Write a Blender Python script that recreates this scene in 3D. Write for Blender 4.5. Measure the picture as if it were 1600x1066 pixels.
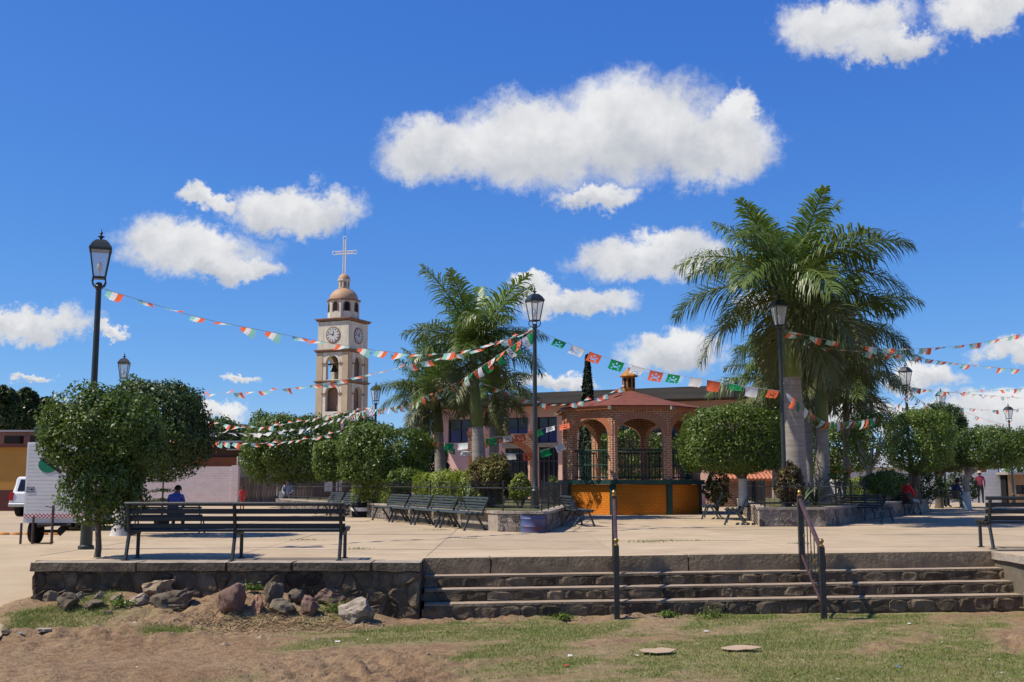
import bpy, bmesh, math, random
import numpy as np
from mathutils import Vector, Matrix, noise as mnoise

for o in list(bpy.data.objects): bpy.data.objects.remove(o)
scene = bpy.context.scene
COL = scene.collection
R = math.radians
PI = math.pi
random.seed(7)
RNG = np.random.default_rng(7)

# ------------------------------------------------------------------ camera, sky, sun, exposure
FPX = 1707.0                      # focal length in pixels of the 1600 wide photograph
CAMZ = 1.15                       # eye height above the plaza paving (z = 0)
PITCH = math.atan((754 - 533) / FPX)
cam = bpy.data.cameras.new('camera'); camo = bpy.data.objects.new('camera', cam); COL.objects.link(camo)
cam.sensor_width = 36.0; cam.lens = 36.0 * FPX / 1600.0
cam.clip_start = 0.1; cam.clip_end = 6000
camo.location = (0, 0, CAMZ); camo.rotation_euler = (PI / 2 + PITCH, 0, 0)
scene.camera = camo
scene.view_settings.view_transform = 'Standard'; scene.view_settings.look = 'None'
scene.view_settings.exposure = 0.25; scene.view_settings.gamma = 1.0

SUN_EL = R(54); SUN_AZ_FRONT = R(9)          # the sun stands on the left, a little on the camera's side
sdir = Vector((-math.cos(SUN_EL) * math.cos(SUN_AZ_FRONT), -math.cos(SUN_EL) * math.sin(SUN_AZ_FRONT), math.sin(SUN_EL)))
sun = bpy.data.lights.new('sun', 'SUN'); suno = bpy.data.objects.new('sun', sun); COL.objects.link(suno)
sun.energy = 5.0; sun.angle = R(0.53); sun.color = (1.0, 0.92, 0.79)
suno.rotation_euler = sdir.to_track_quat('Z', 'Y').to_euler(); suno.location = (-20, -5, 40)

def ray(px, py):
    xc = (px - 800) / FPX; yc = (533 - py) / FPX
    c, s = math.cos(PITCH), math.sin(PITCH)
    return Vector((xc, c - yc * s, s + yc * c))
def G(px, py, z=0.0):                 # point of a horizontal level seen at a pixel
    d = ray(px, py); t = (z - CAMZ) / d.z
    return Vector((d.x * t, d.y * t, z))
def P(px, py, Y):                     # point seen at a pixel at ground distance Y
    d = ray(px, py); t = Y / d.y
    return Vector((d.x * t, Y, CAMZ + d.z * t))

world = bpy.data.worlds.new('World'); scene.world = world; world.use_nodes = True
def build_world():
    nt = world.node_tree; nt.nodes.clear(); N = nt.nodes.new; L = nt.links.new
    out = N('ShaderNodeOutputWorld')
    sky = N('ShaderNodeTexSky'); sky.sky_type = 'NISHITA'; sky.sun_disc = False
    sky.sun_elevation = SUN_EL; sky.sun_rotation = math.atan2(sdir.x, sdir.y)
    sky.altitude = 1500; sky.air_density = 1.0; sky.dust_density = 0.0; sky.ozone_density = 10
    bg = N('ShaderNodeBackground'); bg.inputs[1].default_value = 0.101
    tc = N('ShaderNodeTexCoord')
    def math_(op, a, b=None, clamp=False):
        n = N('ShaderNodeMath'); n.operation = op; n.use_clamp = clamp
        for i, v in enumerate((a, b)):
            if v is None: continue
            if isinstance(v, (int, float)): n.inputs[i].default_value = v
            else: L(v, n.inputs[i])
        return n.outputs[0]
    def vmath(op, a, b=None):
        n = N('ShaderNodeVectorMath'); n.operation = op
        for i, v in enumerate((a, b)):
            if v is None: continue
            if isinstance(v, tuple): n.inputs[i].default_value = v
            else: L(v, n.inputs[i])
        return n
    # the deep saturated blue of this clear high-altitude sky: one response curve per channel for the whole dome
    sc = N('ShaderNodeSeparateColor'); L(sky.outputs[0], sc.inputs[0]); cc = N('ShaderNodeCombineColor')
    for k, (gain, pw) in enumerate(((0.70, 1.13), (1.12, 0.86), (3.0, 0.45))):
        L(math_('MULTIPLY', math_('POWER', sc.outputs[k], pw), gain), cc.inputs[k])
    L(cc.outputs[0], bg.inputs[0])
    D = tc.outputs['Generated']
    sep = N('ShaderNodeSeparateXYZ'); L(D, sep.inputs[0])
    az = math_('ARCTAN2', sep.outputs[0], sep.outputs[1]); el = math_('ARCSINE', sep.outputs[2])
    def noise(scale, detail, rough=0.6):
        n = N('ShaderNodeTexNoise'); n.inputs['Scale'].default_value = scale
        n.inputs['Detail'].default_value = detail; n.inputs['Roughness'].default_value = rough
        L(D, n.inputs['Vector']); return n
    n1 = noise(13, 8, 0.66); n2 = noise(60, 8, 0.68)
    c = N('ShaderNodeCombineXYZ'); L(az, c.inputs[0]); L(el, c.inputs[1])
    d1 = vmath('SUBTRACT', n1.outputs['Color'], (0.5, 0.5, 0.5)); d1 = vmath('MULTIPLY', d1.outputs[0], (0.085, 0.06, 0))
    d2 = vmath('SUBTRACT', n2.outputs['Color'], (0.5, 0.5, 0.5)); d2 = vmath('MULTIPLY', d2.outputs[0], (0.040, 0.034, 0))
    p = vmath('ADD', c.outputs[0], d1.outputs[0]); p = vmath('ADD', p.outputs[0], d2.outputs[0])
    clouds = [(690, 240, 115, 62), (830, 225, 140, 80), (985, 200, 150, 95), (1110, 235, 115, 62), (1150, 190, 40, 45), (930, 305, 75, 26),
              (1030, 400, 140, 42), (905, 470, 110, 26), (850, 445, 50, 18), (455, 322, 105, 44), (300, 388, 125, 50), (370, 415, 80, 26),
              (330, 308, 46, 20), (45, 500, 100, 32), (168, 520, 26, 11), (1065, 548, 95, 36), (870, 592, 70, 16), (375, 598, 36, 8),
              (1310, 38, 110, 50), (1390, 75, 80, 30), (1540, 10, 100, 36), (1590, 545, 60, 25), (1440, 592, 70, 24), (1550, 645, 140, 34),
              (330, 650, 60, 16), (60, 586, 26, 8), (1330, 650, 110, 26), (1215, 470, 60, 20), (-330, 420, 150, 60), (1780, 300, 150, 70), (1900, 620, 160, 50)]
    val = None; hgt = None
    for (px, py, rx, ry) in clouds:
        d = ray(px, py).normalized(); a0 = math.atan2(d.x, d.y); e0 = math.asin(d.z)
        s = vmath('SUBTRACT', p.outputs[0], (a0, e0, 0)); s = vmath('MULTIPLY', s.outputs[0], (FPX / (rx * .97), FPX / (ry * .92), 0))
        ln = vmath('LENGTH', s.outputs[0]).outputs['Value']
        v = math_('SUBTRACT', 1.15, ln)
        sp = N('ShaderNodeSeparateXYZ'); L(s.outputs[0], sp.inputs[0])
        h = math_('MULTIPLY', sp.outputs[1], math_('MAXIMUM', v, 0.0))      # height inside the cloud, weighted
        val = v if val is None else math_('MAXIMUM', val, v)
        hgt = h if hgt is None else math_('ADD', hgt, h)
    # scattered fair-weather clouds over the rest of the sky, outside the part the photograph shows
    n3 = noise(3.2, 6, 0.6)
    g = math_('SUBTRACT', n3.outputs['Fac'], 0.60); g = math_('MULTIPLY', g, 5.0)
    far = math_('MULTIPLY', math_('SUBTRACT', math_('ABSOLUTE', az), 0.75, ), 6.0, True)
    high = math_('MULTIPLY', math_('SUBTRACT', el, 0.62), 6.0, True)
    reg = math_('MAXIMUM', far, high)
    g = math_('MULTIPLY', math_('MAXIMUM', g, 0.0), reg)
    val = math_('MAXIMUM', val, g)
    above = math_('MULTIPLY', sep.outputs[2], 40.0, True)
    mr = N('ShaderNodeMapRange'); mr.interpolation_type = 'SMOOTHSTEP'
    mr.inputs['From Min'].default_value = 0.0; mr.inputs['From Max'].default_value = 0.55
    L(val, mr.inputs['Value'])
    mask = math_('MULTIPLY', mr.outputs[0], above)
    mask = math_('MULTIPLY', mask, 0.97)
    # cloud shading put into the colour: whiter tops, greyer undersides and folds
    n4 = noise(22, 5, 0.55)
    t = math_('ADD', math_('MULTIPLY', hgt, 0.9), math_('MULTIPLY', math_('SUBTRACT', n4.outputs['Fac'], 0.5), 1.8))
    t = math_('ADD', t, 0.56, True)
    mix = N('ShaderNodeMix'); mix.data_type = 'RGBA'
    L(t, mix.inputs['Factor']); mix.inputs['A'].default_value = (0.44, 0.46, 0.50, 1); mix.inputs['B'].default_value = (0.73, 0.73, 0.73, 1)
    bgc = N('ShaderNodeBackground'); L(mix.outputs['Result'], bgc.inputs[0]); bgc.inputs[1].default_value = 1.0
    ms = N('ShaderNodeMixShader'); L(mask, ms.inputs[0]); L(bg.outputs[0], ms.inputs[1]); L(bgc.outputs[0], ms.inputs[2])
    L(ms.outputs[0], out.inputs[0])
build_world()

# ------------------------------------------------------------------ materials
MATS = {}
def mat(name, col, rough=0.8, col2=None, nscale=6.0, bump=0.0, bscale=40.0, metal=0.0, spec=0.3, alpha=1.0, transl=0.0, emit=None, detail=4, rnd=0.0, stretch=None, stain=0.0):
    if name in MATS: return MATS[name]
    m = bpy.data.materials.new(name); m.use_nodes = True; nt = m.node_tree; N = nt.nodes.new; L = nt.links.new
    b = nt.nodes['Principled BSDF']; out = nt.nodes['Material Output']
    b.inputs['Roughness'].default_value = rough; b.inputs['Metallic'].default_value = metal
    b.inputs['Specular IOR Level'].default_value = spec
    tc = N('ShaderNodeTexCoord'); vec = tc.outputs['Object']
    if stretch:
        mp = N('ShaderNodeMapping'); mp.inputs['Scale'].default_value = stretch; L(vec, mp.inputs[0]); vec = mp.outputs[0]
    c2 = col2 if col2 else tuple(c * 0.72 for c in col)
    n = N('ShaderNodeTexNoise'); n.inputs['Scale'].default_value = nscale; n.inputs['Detail'].default_value = detail; n.inputs['Roughness'].default_value = 0.65
    L(vec, n.inputs['Vector'])
    mr = N('ShaderNodeMapRange'); mr.inputs['From Min'].default_value = 0.3; mr.inputs['From Max'].default_value = 0.7; L(n.outputs['Fac'], mr.inputs['Value'])
    mx = N('ShaderNodeMix'); mx.data_type = 'RGBA'; L(mr.outputs[0], mx.inputs['Factor'])
    mx.inputs['A'].default_value = (*col, 1); mx.inputs['B'].default_value = (*c2, 1)
    colout = mx.outputs['Result']
    if stain:                                   # old water and oil stains, wheel and foot dirt
        ns = N('ShaderNodeTexNoise'); ns.inputs['Scale'].default_value = 0.33; ns.inputs['Detail'].default_value = 9; ns.inputs['Roughness'].default_value = 0.72; ns.inputs['Distortion'].default_value = 0.6
        L(vec, ns.inputs['Vector']); ms_ = N('ShaderNodeMapRange'); ms_.inputs['From Min'].default_value = 0.47; ms_.inputs['From Max'].default_value = 0.66; ms_.inputs['To Max'].default_value = stain
        L(ns.outputs['Fac'], ms_.inputs['Value']); mq = N('ShaderNodeMix'); mq.data_type = 'RGBA'; L(ms_.outputs[0], mq.inputs['Factor']); L(colout, mq.inputs['A']); mq.inputs['B'].default_value = (0.16, 0.13, 0.10, 1); colout = mq.outputs['Result']
    if rnd:
        oi = N('ShaderNodeObjectInfo'); mr2 = N('ShaderNodeMapRange'); mr2.inputs['To Min'].default_value = 1 - rnd; mr2.inputs['To Max'].default_value = 1 + rnd
        L(oi.outputs['Random'], mr2.inputs['Value'])
        hs = N('ShaderNodeHueSaturation'); L(colout, hs.inputs['Color']); L(mr2.outputs[0], hs.inputs['Value']); colout = hs.outputs[0]
    L(colout, b.inputs['Base Color'])
    if bump:
        n2 = N('ShaderNodeTexNoise'); n2.inputs['Scale'].default_value = bscale; n2.inputs['Detail'].default_value = 5; L(vec, n2.inputs['Vector'])
        bp = N('ShaderNodeBump'); bp.inputs['Strength'].default_value = bump; bp.inputs['Distance'].default_value = 0.02
        L(n2.outputs['Fac'], bp.inputs['Height']); L(bp.outputs[0], b.inputs['Normal'])
    if alpha < 1: b.inputs['Alpha'].default_value = alpha
    if transl:
        tr = N('ShaderNodeBsdfTranslucent'); L(colout, tr.inputs[0]); ms = N('ShaderNodeMixShader'); ms.inputs[0].default_value = transl
        L(b.outputs[0], ms.inputs[1]); L(tr.outputs[0], ms.inputs[2]); L(ms.outputs[0], out.inputs[0])
    MATS[name] = m; return m
def brick_mat(name, c1, c2, mortar, w=0.24, h=0.065, msize=0.012, rough=0.9, bump=0.6, wear=None):
    m = bpy.data.materials.new(name); m.use_nodes = True; nt = m.node_tree; N = nt.nodes.new; L = nt.links.new
    b = nt.nodes['Principled BSDF']; b.inputs['Roughness'].default_value = rough; b.inputs['Specular IOR Level'].default_value = 0.2
    uv = N('ShaderNodeUVMap'); br = N('ShaderNodeTexBrick'); L(uv.outputs[0], br.inputs['Vector'])
    br.inputs['Scale'].default_value = 1.0; br.inputs['Brick Width'].default_value = w; br.inputs['Row Height'].default_value = h
    br.inputs['Mortar Size'].default_value = msize; br.inputs['Mortar Smooth'].default_value = 0.2
    br.inputs['Color1'].default_value = (*c1, 1); br.inputs['Color2'].default_value = (*c2, 1); br.inputs['Mortar'].default_value = (*mortar, 1)
    n = N('ShaderNodeTexNoise'); n.inputs['Scale'].default_value = 2.5; n.inputs['Detail'].default_value = 6
    tc = N('ShaderNodeTexCoord'); L(tc.outputs['Object'], n.inputs['Vector'])
    mx = N('ShaderNodeMix'); mx.data_type = 'RGBA'; mx.blend_type = 'MIX' if wear else 'MULTIPLY'
    mr = N('ShaderNodeMapRange'); mr.inputs['From Min'].default_value = 0.42; mr.inputs['From Max'].default_value = 0.68; mr.inputs['To Max'].default_value = 0.8
    L(n.outputs['Fac'], mr.inputs['Value']); L(mr.outputs[0], mx.inputs['Factor']); L(br.outputs['Color'], mx.inputs['A'])
    mx.inputs['B'].default_value = (*(wear or (0.75, 0.72, 0.7)), 1)
    L(mx.outputs['Result'], b.inputs['Base Color'])
    bp = N('ShaderNodeBump'); bp.inputs['Strength'].default_value = bump; bp.inputs['Distance'].default_value = 0.012; bp.invert = True
    L(br.outputs['Fac'], bp.inputs['Height']); L(bp.outputs[0], b.inputs['Normal'])
    MATS[name] = m; return m

M_iron = mat('black_iron', (0.012, 0.014, 0.015), 0.45, (0.03, 0.028, 0.025), 9, 0.15, 60, spec=0.5)
M_lamp = mat('lamp_green', (0.012, 0.022, 0.020), 0.42, (0.03, 0.035, 0.03), 8, 0.1, 50, spec=0.5)
M_bench = mat('bench_paint', (0.010, 0.014, 0.014), 0.5, (0.022, 0.026, 0.025), 5, 0.25, 30, spec=0.45, stretch=(1, 6, 6))
M_benchg = mat('bench_grey_green', (0.045, 0.062, 0.066), 0.5, (0.03, 0.042, 0.045), 5, 0.2, 30, spec=0.45)
M_conc = mat('concrete', (0.47, 0.37, 0.248), 0.9, (0.37, 0.282, 0.182), 1.1, 0.3, 25, spec=0.12, rnd=0.07, detail=10, stain=0.28)
M_joint = mat('joint_soil', (0.16, 0.13, 0.10), 0.95, (0.10, 0.085, 0.06), 5)
M_street = mat('street_concrete', (0.45, 0.36, 0.245), 0.92, (0.36, 0.275, 0.18), 0.7, 0.2, 20, spec=0.12, detail=9, stain=0.2)
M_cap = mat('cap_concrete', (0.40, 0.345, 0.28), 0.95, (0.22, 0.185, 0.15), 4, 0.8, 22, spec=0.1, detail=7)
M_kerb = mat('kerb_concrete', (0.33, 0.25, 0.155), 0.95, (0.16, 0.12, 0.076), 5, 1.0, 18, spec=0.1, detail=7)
M_mortar = mat('mortar_dark', (0.17, 0.132, 0.088), 0.95, (0.075, 0.06, 0.042), 5, 1.0, 25, spec=0.1)
M_mortarl = mat('mortar_light', (0.36, 0.31, 0.25), 0.95, (0.25, 0.21, 0.17), 7, 0.8, 25, spec=0.1)
M_stone = mat('dark_stone', (0.18, 0.136, 0.088), 0.92, (0.045, 0.036, 0.026), 5, 1.0, 16, spec=0.1, rnd=0.5, detail=9)
M_stone2 = mat('planter_stone', (0.24, 0.205, 0.165), 0.9, (0.12, 0.10, 0.085), 7, 1.0, 20, spec=0.15, rnd=0.45)
M_dirt = None
M_brick = brick_mat('kiosk_brick', (0.54, 0.19, 0.085), (0.42, 0.135, 0.062), (0.62, 0.49, 0.34), 0.25, 0.082, 0.016)
M_vous = mat('arch_brick', (0.54, 0.20, 0.09), 0.9, (0.40, 0.135, 0.065), 12, 0.4, 40)
M_vjoint = mat('arch_joint', (0.62, 0.49, 0.34), 0.95)
M_orange = brick_mat('orange_painted_brick', (0.70, 0.225, 0.016), (0.66, 0.205, 0.014), (0.56, 0.165, 0.012), 0.25, 0.082, 0.016, 0.75, 0.9, wear=(0.52, 0.16, 0.018))
M_green = mat('dark_green_paint', (0.012, 0.045, 0.035), 0.55, (0.02, 0.06, 0.045), 4, 0.2, 30)
M_tile = mat('red_roof', (0.21, 0.062, 0.038), 0.95, (0.12, 0.045, 0.03), 3, 0.8, 22, detail=7)
M_cupola = mat('ochre_plaster', (0.50, 0.23, 0.055), 0.85, (0.33, 0.15, 0.04), 4, 0.3, 20)
M_plaster = mat('tower_plaster', (0.70, 0.635, 0.50), 0.92, (0.46, 0.415, 0.33), 1.6, 0.3, 12, detail=10, stretch=(1.6, 1.6, 0.35))
M_tan = mat('tower_tan', (0.50, 0.385, 0.25), 0.92, (0.39, 0.30, 0.20), 1.0, 0.2, 12, detail=7)
M_trim = mat('tower_trim', (0.27, 0.155, 0.095), 0.9, (0.19, 0.11, 0.07), 2, 0.2, 12)
M_dome = mat('dome_copper', (0.45, 0.285, 0.165), 0.6, (0.37, 0.225, 0.13), 1.2, 0.1, 10)
M_white = mat('white_paint', (0.72, 0.71, 0.68), 0.6, (0.62, 0.60, 0.57), 3, 0.1, 20)
M_limewash = mat('limewash', (0.62, 0.60, 0.55), 0.9, (0.45, 0.42, 0.37), 6, 0.5, 20)
M_black = mat('dark_void', (0.008, 0.008, 0.009), 0.8)
M_pink = mat('pink_plaster', (0.64, 0.40, 0.33), 0.9, (0.56, 0.34, 0.28), 0.7, 0.15, 12, detail=8)
M_fascia = mat('dark_fascia', (0.075, 0.068, 0.06), 0.9, (0.04, 0.037, 0.033), 0.8, 0.4, 5, stretch=(0.6, 0.6, 6))
M_mauve = mat('mauve_band', (0.20, 0.115, 0.12), 0.9, (0.14, 0.08, 0.085), 1.5)
M_blue = mat('blue_pane', (0.012, 0.012, 0.14), 0.25, (0.006, 0.006, 0.05), 1.3, spec=0.5)
M_darkpane = mat('dark_pane', (0.01, 0.01, 0.016), 0.15, (0.02, 0.02, 0.03), 2, spec=0.5)
M_glass = mat('lantern_glass', (0.75, 0.78, 0.78), 0.08, (0.6, 0.62, 0.6), 8, alpha=0.38, spec=0.5)
M_bulb = mat('bulb', (0.8, 0.8, 0.75), 0.3)
M_leaf = mat('ficus_leaf', (0.11, 0.165, 0.024), 0.42, (0.065, 0.11, 0.018), 2.2, spec=0.4, transl=0.3)
M_leafy = mat('ficus_leaf_light', (0.15, 0.21, 0.03), 0.45, (0.095, 0.155, 0.022), 2.2, spec=0.4, transl=0.32)
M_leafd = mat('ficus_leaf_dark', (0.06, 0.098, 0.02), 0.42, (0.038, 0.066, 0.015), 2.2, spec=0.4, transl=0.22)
M_hedge = mat('hedge_leaf', (0.30, 0.34, 0.045), 0.5, (0.20, 0.26, 0.035), 3, spec=0.35, transl=0.3)
M_crot = mat('croton_leaf', (0.16, 0.19, 0.03), 0.5, (0.15, 0.085, 0.03), 4, spec=0.35, transl=0.2)
M_brownleaf = mat('reddish_leaf', (0.10, 0.075, 0.03), 0.55, (0.07, 0.035, 0.022), 4, spec=0.3, transl=0.2)
M_blade = mat('sword_leaf', (0.10, 0.135, 0.045), 0.45, (0.06, 0.09, 0.03), 3, spec=0.4, transl=0.1)
M_cypress = mat('cypress_leaf', (0.024, 0.042, 0.014), 0.6, (0.014, 0.026, 0.010), 3, transl=0.1)
M_frond = mat('palm_frond', (0.13, 0.185, 0.034), 0.42, (0.08, 0.125, 0.024), 1.5, spec=0.5, transl=0.25)
M_frondl = mat('palm_frond_young', (0.16, 0.25, 0.035), 0.42, (0.105, 0.175, 0.026), 1.5, spec=0.5, transl=0.3)
M_frondo = mat('palm_frond_old', (0.15, 0.15, 0.055), 0.55, (0.095, 0.115, 0.035), 1.5, spec=0.35, transl=0.2)
M_shaft = mat('crownshaft', (0.125, 0.15, 0.022), 0.5, (0.075, 0.10, 0.02), 2, spec=0.4, stretch=(3, 3, 0.5))
M_bark = mat('bark', (0.15, 0.12, 0.09), 0.95, (0.08, 0.065, 0.05), 6, 0.8, 20, stretch=(2, 2, 0.5))
M_barkl = mat('pale_bark', (0.36, 0.32, 0.26), 0.95, (0.22, 0.19, 0.15), 6, 0.6, 20)
M_grass = mat('grass_blade', (0.15, 0.22, 0.036), 0.6, (0.28, 0.26, 0.09), 1.2, transl=0.25)
M_straw = mat('straw', (0.40, 0.29, 0.15), 0.8, (0.28, 0.19, 0.10), 4)

# ------------------------------------------------------------------ mesh helpers
def link(o, parent=None):
    COL.objects.link(o)
    if parent is not None: o.parent = parent
    return o
def thing(name, label, cat, loc=(0, 0, 0), rotz=0.0, group=None):
    o = bpy.data.objects.new(name, None); COL.objects.link(o); o.empty_display_size = 0.1
    o.location = loc; o.rotation_euler = (0, 0, rotz); o['label'] = label; o['category'] = cat
    if group: o['group'] = group
    return o
def tag(o, label, cat, group=None):
    o['label'] = label; o['category'] = cat
    if group: o['group'] = group
    return o
def dup(o, parent=None):
    c = o.copy(); COL.objects.link(c); c.parent = parent
    for ch in o.children: dup(ch, c)
    return c
def boxuv(me):
    uv = me.uv_layers.new(name='UVMap'); d = uv.data
    for p in me.polygons:
        n = p.normal; a = max(range(3), key=lambda i: abs(n[i]))
        for li in p.loop_indices:
            v = me.vertices[me.loops[li].vertex_index].co
            d[li].uv = (v.y, v.z) if a == 0 else ((v.x, v.z) if a == 1 else (v.x, v.y))
class MB:
    def __init__(s): s.v = []; s.f = []; s.m = []; s.cur = 0
    def add(s, vs, fs, m=None):
        b = len(s.v); s.v += [tuple(x) for x in vs]
        for f in fs: s.f.append([b + i for i in f]); s.m.append(s.cur if m is None else m)
        return s
    def box(s, c, d, m=None, rz=0.0):
        x, y, z = d[0] / 2, d[1] / 2, d[2] / 2; cr, sr = math.cos(rz), math.sin(rz)
        vs = []
        for k in (-1, 1):
            for (i, j) in ((-1, -1), (1, -1), (1, 1), (-1, 1)):
                px, py = i * x, j * y
                vs.append((c[0] + px * cr - py * sr, c[1] + px * sr + py * cr, c[2] + k * z))
        return s.add(vs, [(3, 2, 1, 0), (4, 5, 6, 7), (0, 1, 5, 4), (1, 2, 6, 5), (2, 3, 7, 6), (3, 0, 4, 7)], m)
    def tube(s, p0, p1, r0, r1=None, n=8, m=None, caps=True):
        return s.path([p0, p1], [r0, r0 if r1 is None else r1], n, m, caps)
    def path(s, pts, rs, n=8, m=None, caps=True, sx=1.0):
        pts = [Vector(p) for p in pts]
        if not isinstance(rs, (list, tuple)): rs = [rs] * len(pts)
        rings = []; ref = None; vs = []
        for i, p in enumerate(pts):
            t = (pts[min(i + 1, len(pts) - 1)] - pts[max(i - 1, 0)]).normalized()
            if ref is None:
                ref = Vector((1, 0, 0)) if abs(t.x) < 0.9 else Vector((0, 1, 0))
            u = (ref - t * ref.dot(t)).normalized(); w = t.cross(u); ref = u
            for k in range(n):
                a = 2 * PI * (k + 0.5) / n
                vs.append(p + (u * math.cos(a) * sx + w * math.sin(a)) * rs[i])
        fs = []
        for i in range(len(pts) - 1):
            for k in range(n):
                k2 = (k + 1) % n; fs.append((i * n + k, i * n + k2, (i + 1) * n + k2, (i + 1) * n + k))
        if caps:
            fs.append(tuple(reversed(range(n)))); fs.append(tuple((len(pts) - 1) * n + k for k in range(n)))
        return s.add(vs, fs, m)
    def bar(s, p0, p1, w, h, ch=0.25, m=None):            # a plank: w across (horizontal), h thick, chamfered edges
        p0, p1 = Vector(p0), Vector(p1); t = (p1 - p0).normalized()
        up = Vector((0, 0, 1)) if abs(t.z) < 0.95 else Vector((0, 1, 0))
        a = t.cross(up).normalized(); b = a.cross(t).normalized(); c = min(w, h) * ch
        sec = [(-w / 2 + c, -h / 2), (w / 2 - c, -h / 2), (w / 2, -h / 2 + c), (w / 2, h / 2 - c), (w / 2 - c, h / 2), (-w / 2 + c, h / 2), (-w / 2, h / 2 - c), (-w / 2, -h / 2 + c)]
        vs = [p + a * x + b * y for p in (p0, p1) for (x, y) in sec]; n = 8
        fs = [(k, (k + 1) % n, n + (k + 1) % n, n + k) for k in range(n)] + [tuple(reversed(range(n))), tuple(range(n, 2 * n))]
        return s.add(vs, fs, m)
    def lathe(s, prof, n=16, c=(0, 0, 0), m=None, sq=False, rot=0.0):
        vs = []; fs = []
        for (r, z) in prof:
            for k in range(n):
                a = 2 * PI * k / n + rot
                vs.append((c[0] + r * math.cos(a), c[1] + r * math.sin(a), c[2] + z))
        for i in range(len(prof) - 1):
            for k in range(n):
                k2 = (k + 1) % n; fs.append((i * n + k, i * n + k2, (i + 1) * n + k2, (i + 1) * n + k))
        fs.append(tuple(reversed(range(n)))); fs.append(tuple((len(prof) - 1) * n + k for k in range(n)))
        return s.add(vs, fs, m)
    def prism(s, poly, z0, z1, m=None):
        n = len(poly); vs = [(p[0], p[1], z0) for p in poly] + [(p[0], p[1], z1) for p in poly]
        fs = [tuple(reversed(range(n))), tuple(range(n, 2 * n))] + [(k, (k + 1) % n, n + (k + 1) % n, n + k) for k in range(n)]
        return s.add(vs, fs, m)
    def build(s, name, mats, parent=None, smooth=False, loc=None, uv=True):
        me = bpy.data.meshes.new(name); me.from_pydata(s.v, [], s.f); me.validate()
        for mm in (mats if isinstance(mats, (list, tuple)) else [mats]): me.materials.append(mm)
        if isinstance(mats, (list, tuple)) and len(mats) > 1 and len(me.polygons) == len(s.m):
            me.polygons.foreach_set('material_index', s.m)
        bm = bmesh.new(); bm.from_mesh(me); bmesh.ops.recalc_face_normals(bm, faces=bm.faces[:]); bm.to_mesh(me); bm.free()
        if smooth:
            me.polygons.foreach_set('use_smooth', [True] * len(me.polygons))
            try: me.set_sharp_from_angle(angle=R(42))
            except Exception: pass
        if uv: boxuv(me)
        o = bpy.data.objects.new(name, me); link(o, parent)
        if loc is not None: o.location = loc
        return o
def fast(name, V, F, mats, parent=None, midx=None, smooth=False):
    """V (n,3) float array, F (m,k) int array: one mesh made quickly"""
    me = bpy.data.meshes.new(name); k = F.shape[1]
    me.vertices.add(len(V)); me.vertices.foreach_set('co', np.ascontiguousarray(V, dtype=np.float32).ravel())
    me.loops.add(F.size); me.loops.foreach_set('vertex_index', np.ascontiguousarray(F, dtype=np.int32).ravel())
    me.polygons.add(len(F)); me.polygons.foreach_set('loop_start', np.arange(0, F.size, k, dtype=np.int32))
    for mm in (mats if isinstance(mats, (list, tuple)) else [mats]): me.materials.append(mm)
    if midx is not None: me.polygons.foreach_set('material_index', np.asarray(midx, dtype=np.int32))
    if smooth: me.polygons.foreach_set('use_smooth', np.ones(len(F), dtype=bool))
    me.update(calc_edges=True)
    o = bpy.data.objects.new(name, me); link(o, parent); return o
def struct(o): o['kind'] = 'structure'; return o
def stuff(o): o['kind'] = 'stuff'; return o
def sinnoise(P3, seed, scale, octs=4):
    r = np.random.default_rng(seed); out = np.zeros(len(P3)); amp = 1.0; tot = 0
    for o in range(octs):
        for _ in range(4):
            d = r.normal(size=3); d /= np.linalg.norm(d)
            out += amp * np.sin((P3 @ d) * scale * (0.7 + 0.6 * r.random()) + r.random() * 6.28) / 2
        tot += amp; amp *= 0.55; scale *= 2.1
    return out / tot
def clip_poly(poly, nx, ny, c):            # keep nx*x + ny*y <= c
    out = []
    for i in range(len(poly)):
        a, b = poly[i], poly[(i + 1) % len(poly)]
        da, db = nx * a[0] + ny * a[1] - c, nx * b[0] + ny * b[1] - c
        if da <= 0: out.append(a)
        if (da < 0 < db) or (db < 0 < da):
            t = da / (da - db); out.append((a[0] + (b[0] - a[0]) * t, a[1] + (b[1] - a[1]) * t))
    return out
def leaves(pos, nrm, length, width, jitter, rng):
    """rhombic folded leaves at pos with normals near nrm -> V, F (quads)"""
    n = len(pos)
    nn = nrm + rng.normal(size=(n, 3)) * jitter; nn /= np.linalg.norm(nn, axis=1)[:, None] + 1e-9
    t = rng.normal(size=(n, 3)); t[:, 2] -= 0.35; t -= nn * np.sum(t * nn, axis=1)[:, None]; t /= np.linalg.norm(t, axis=1)[:, None] + 1e-9
    b = np.cross(nn, t); L = (length * (0.7 + 0.6 * rng.random(n)))[:, None]; W = (width * (0.75 + 0.5 * rng.random(n)))[:, None]
    v0 = pos - t * L * 0.5; v2 = pos + t * L * 0.5 - nn * L * 0.12
    v1 = pos + b * W * 0.5 + nn * W * 0.14 - t * L * 0.05; v3 = pos - b * W * 0.5 + nn * W * 0.14 - t * L * 0.05
    V = np.stack([v0, v1, v2, v3], axis=1).reshape(-1, 3)
    return V, np.arange(4 * n).reshape(n, 4)
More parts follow.
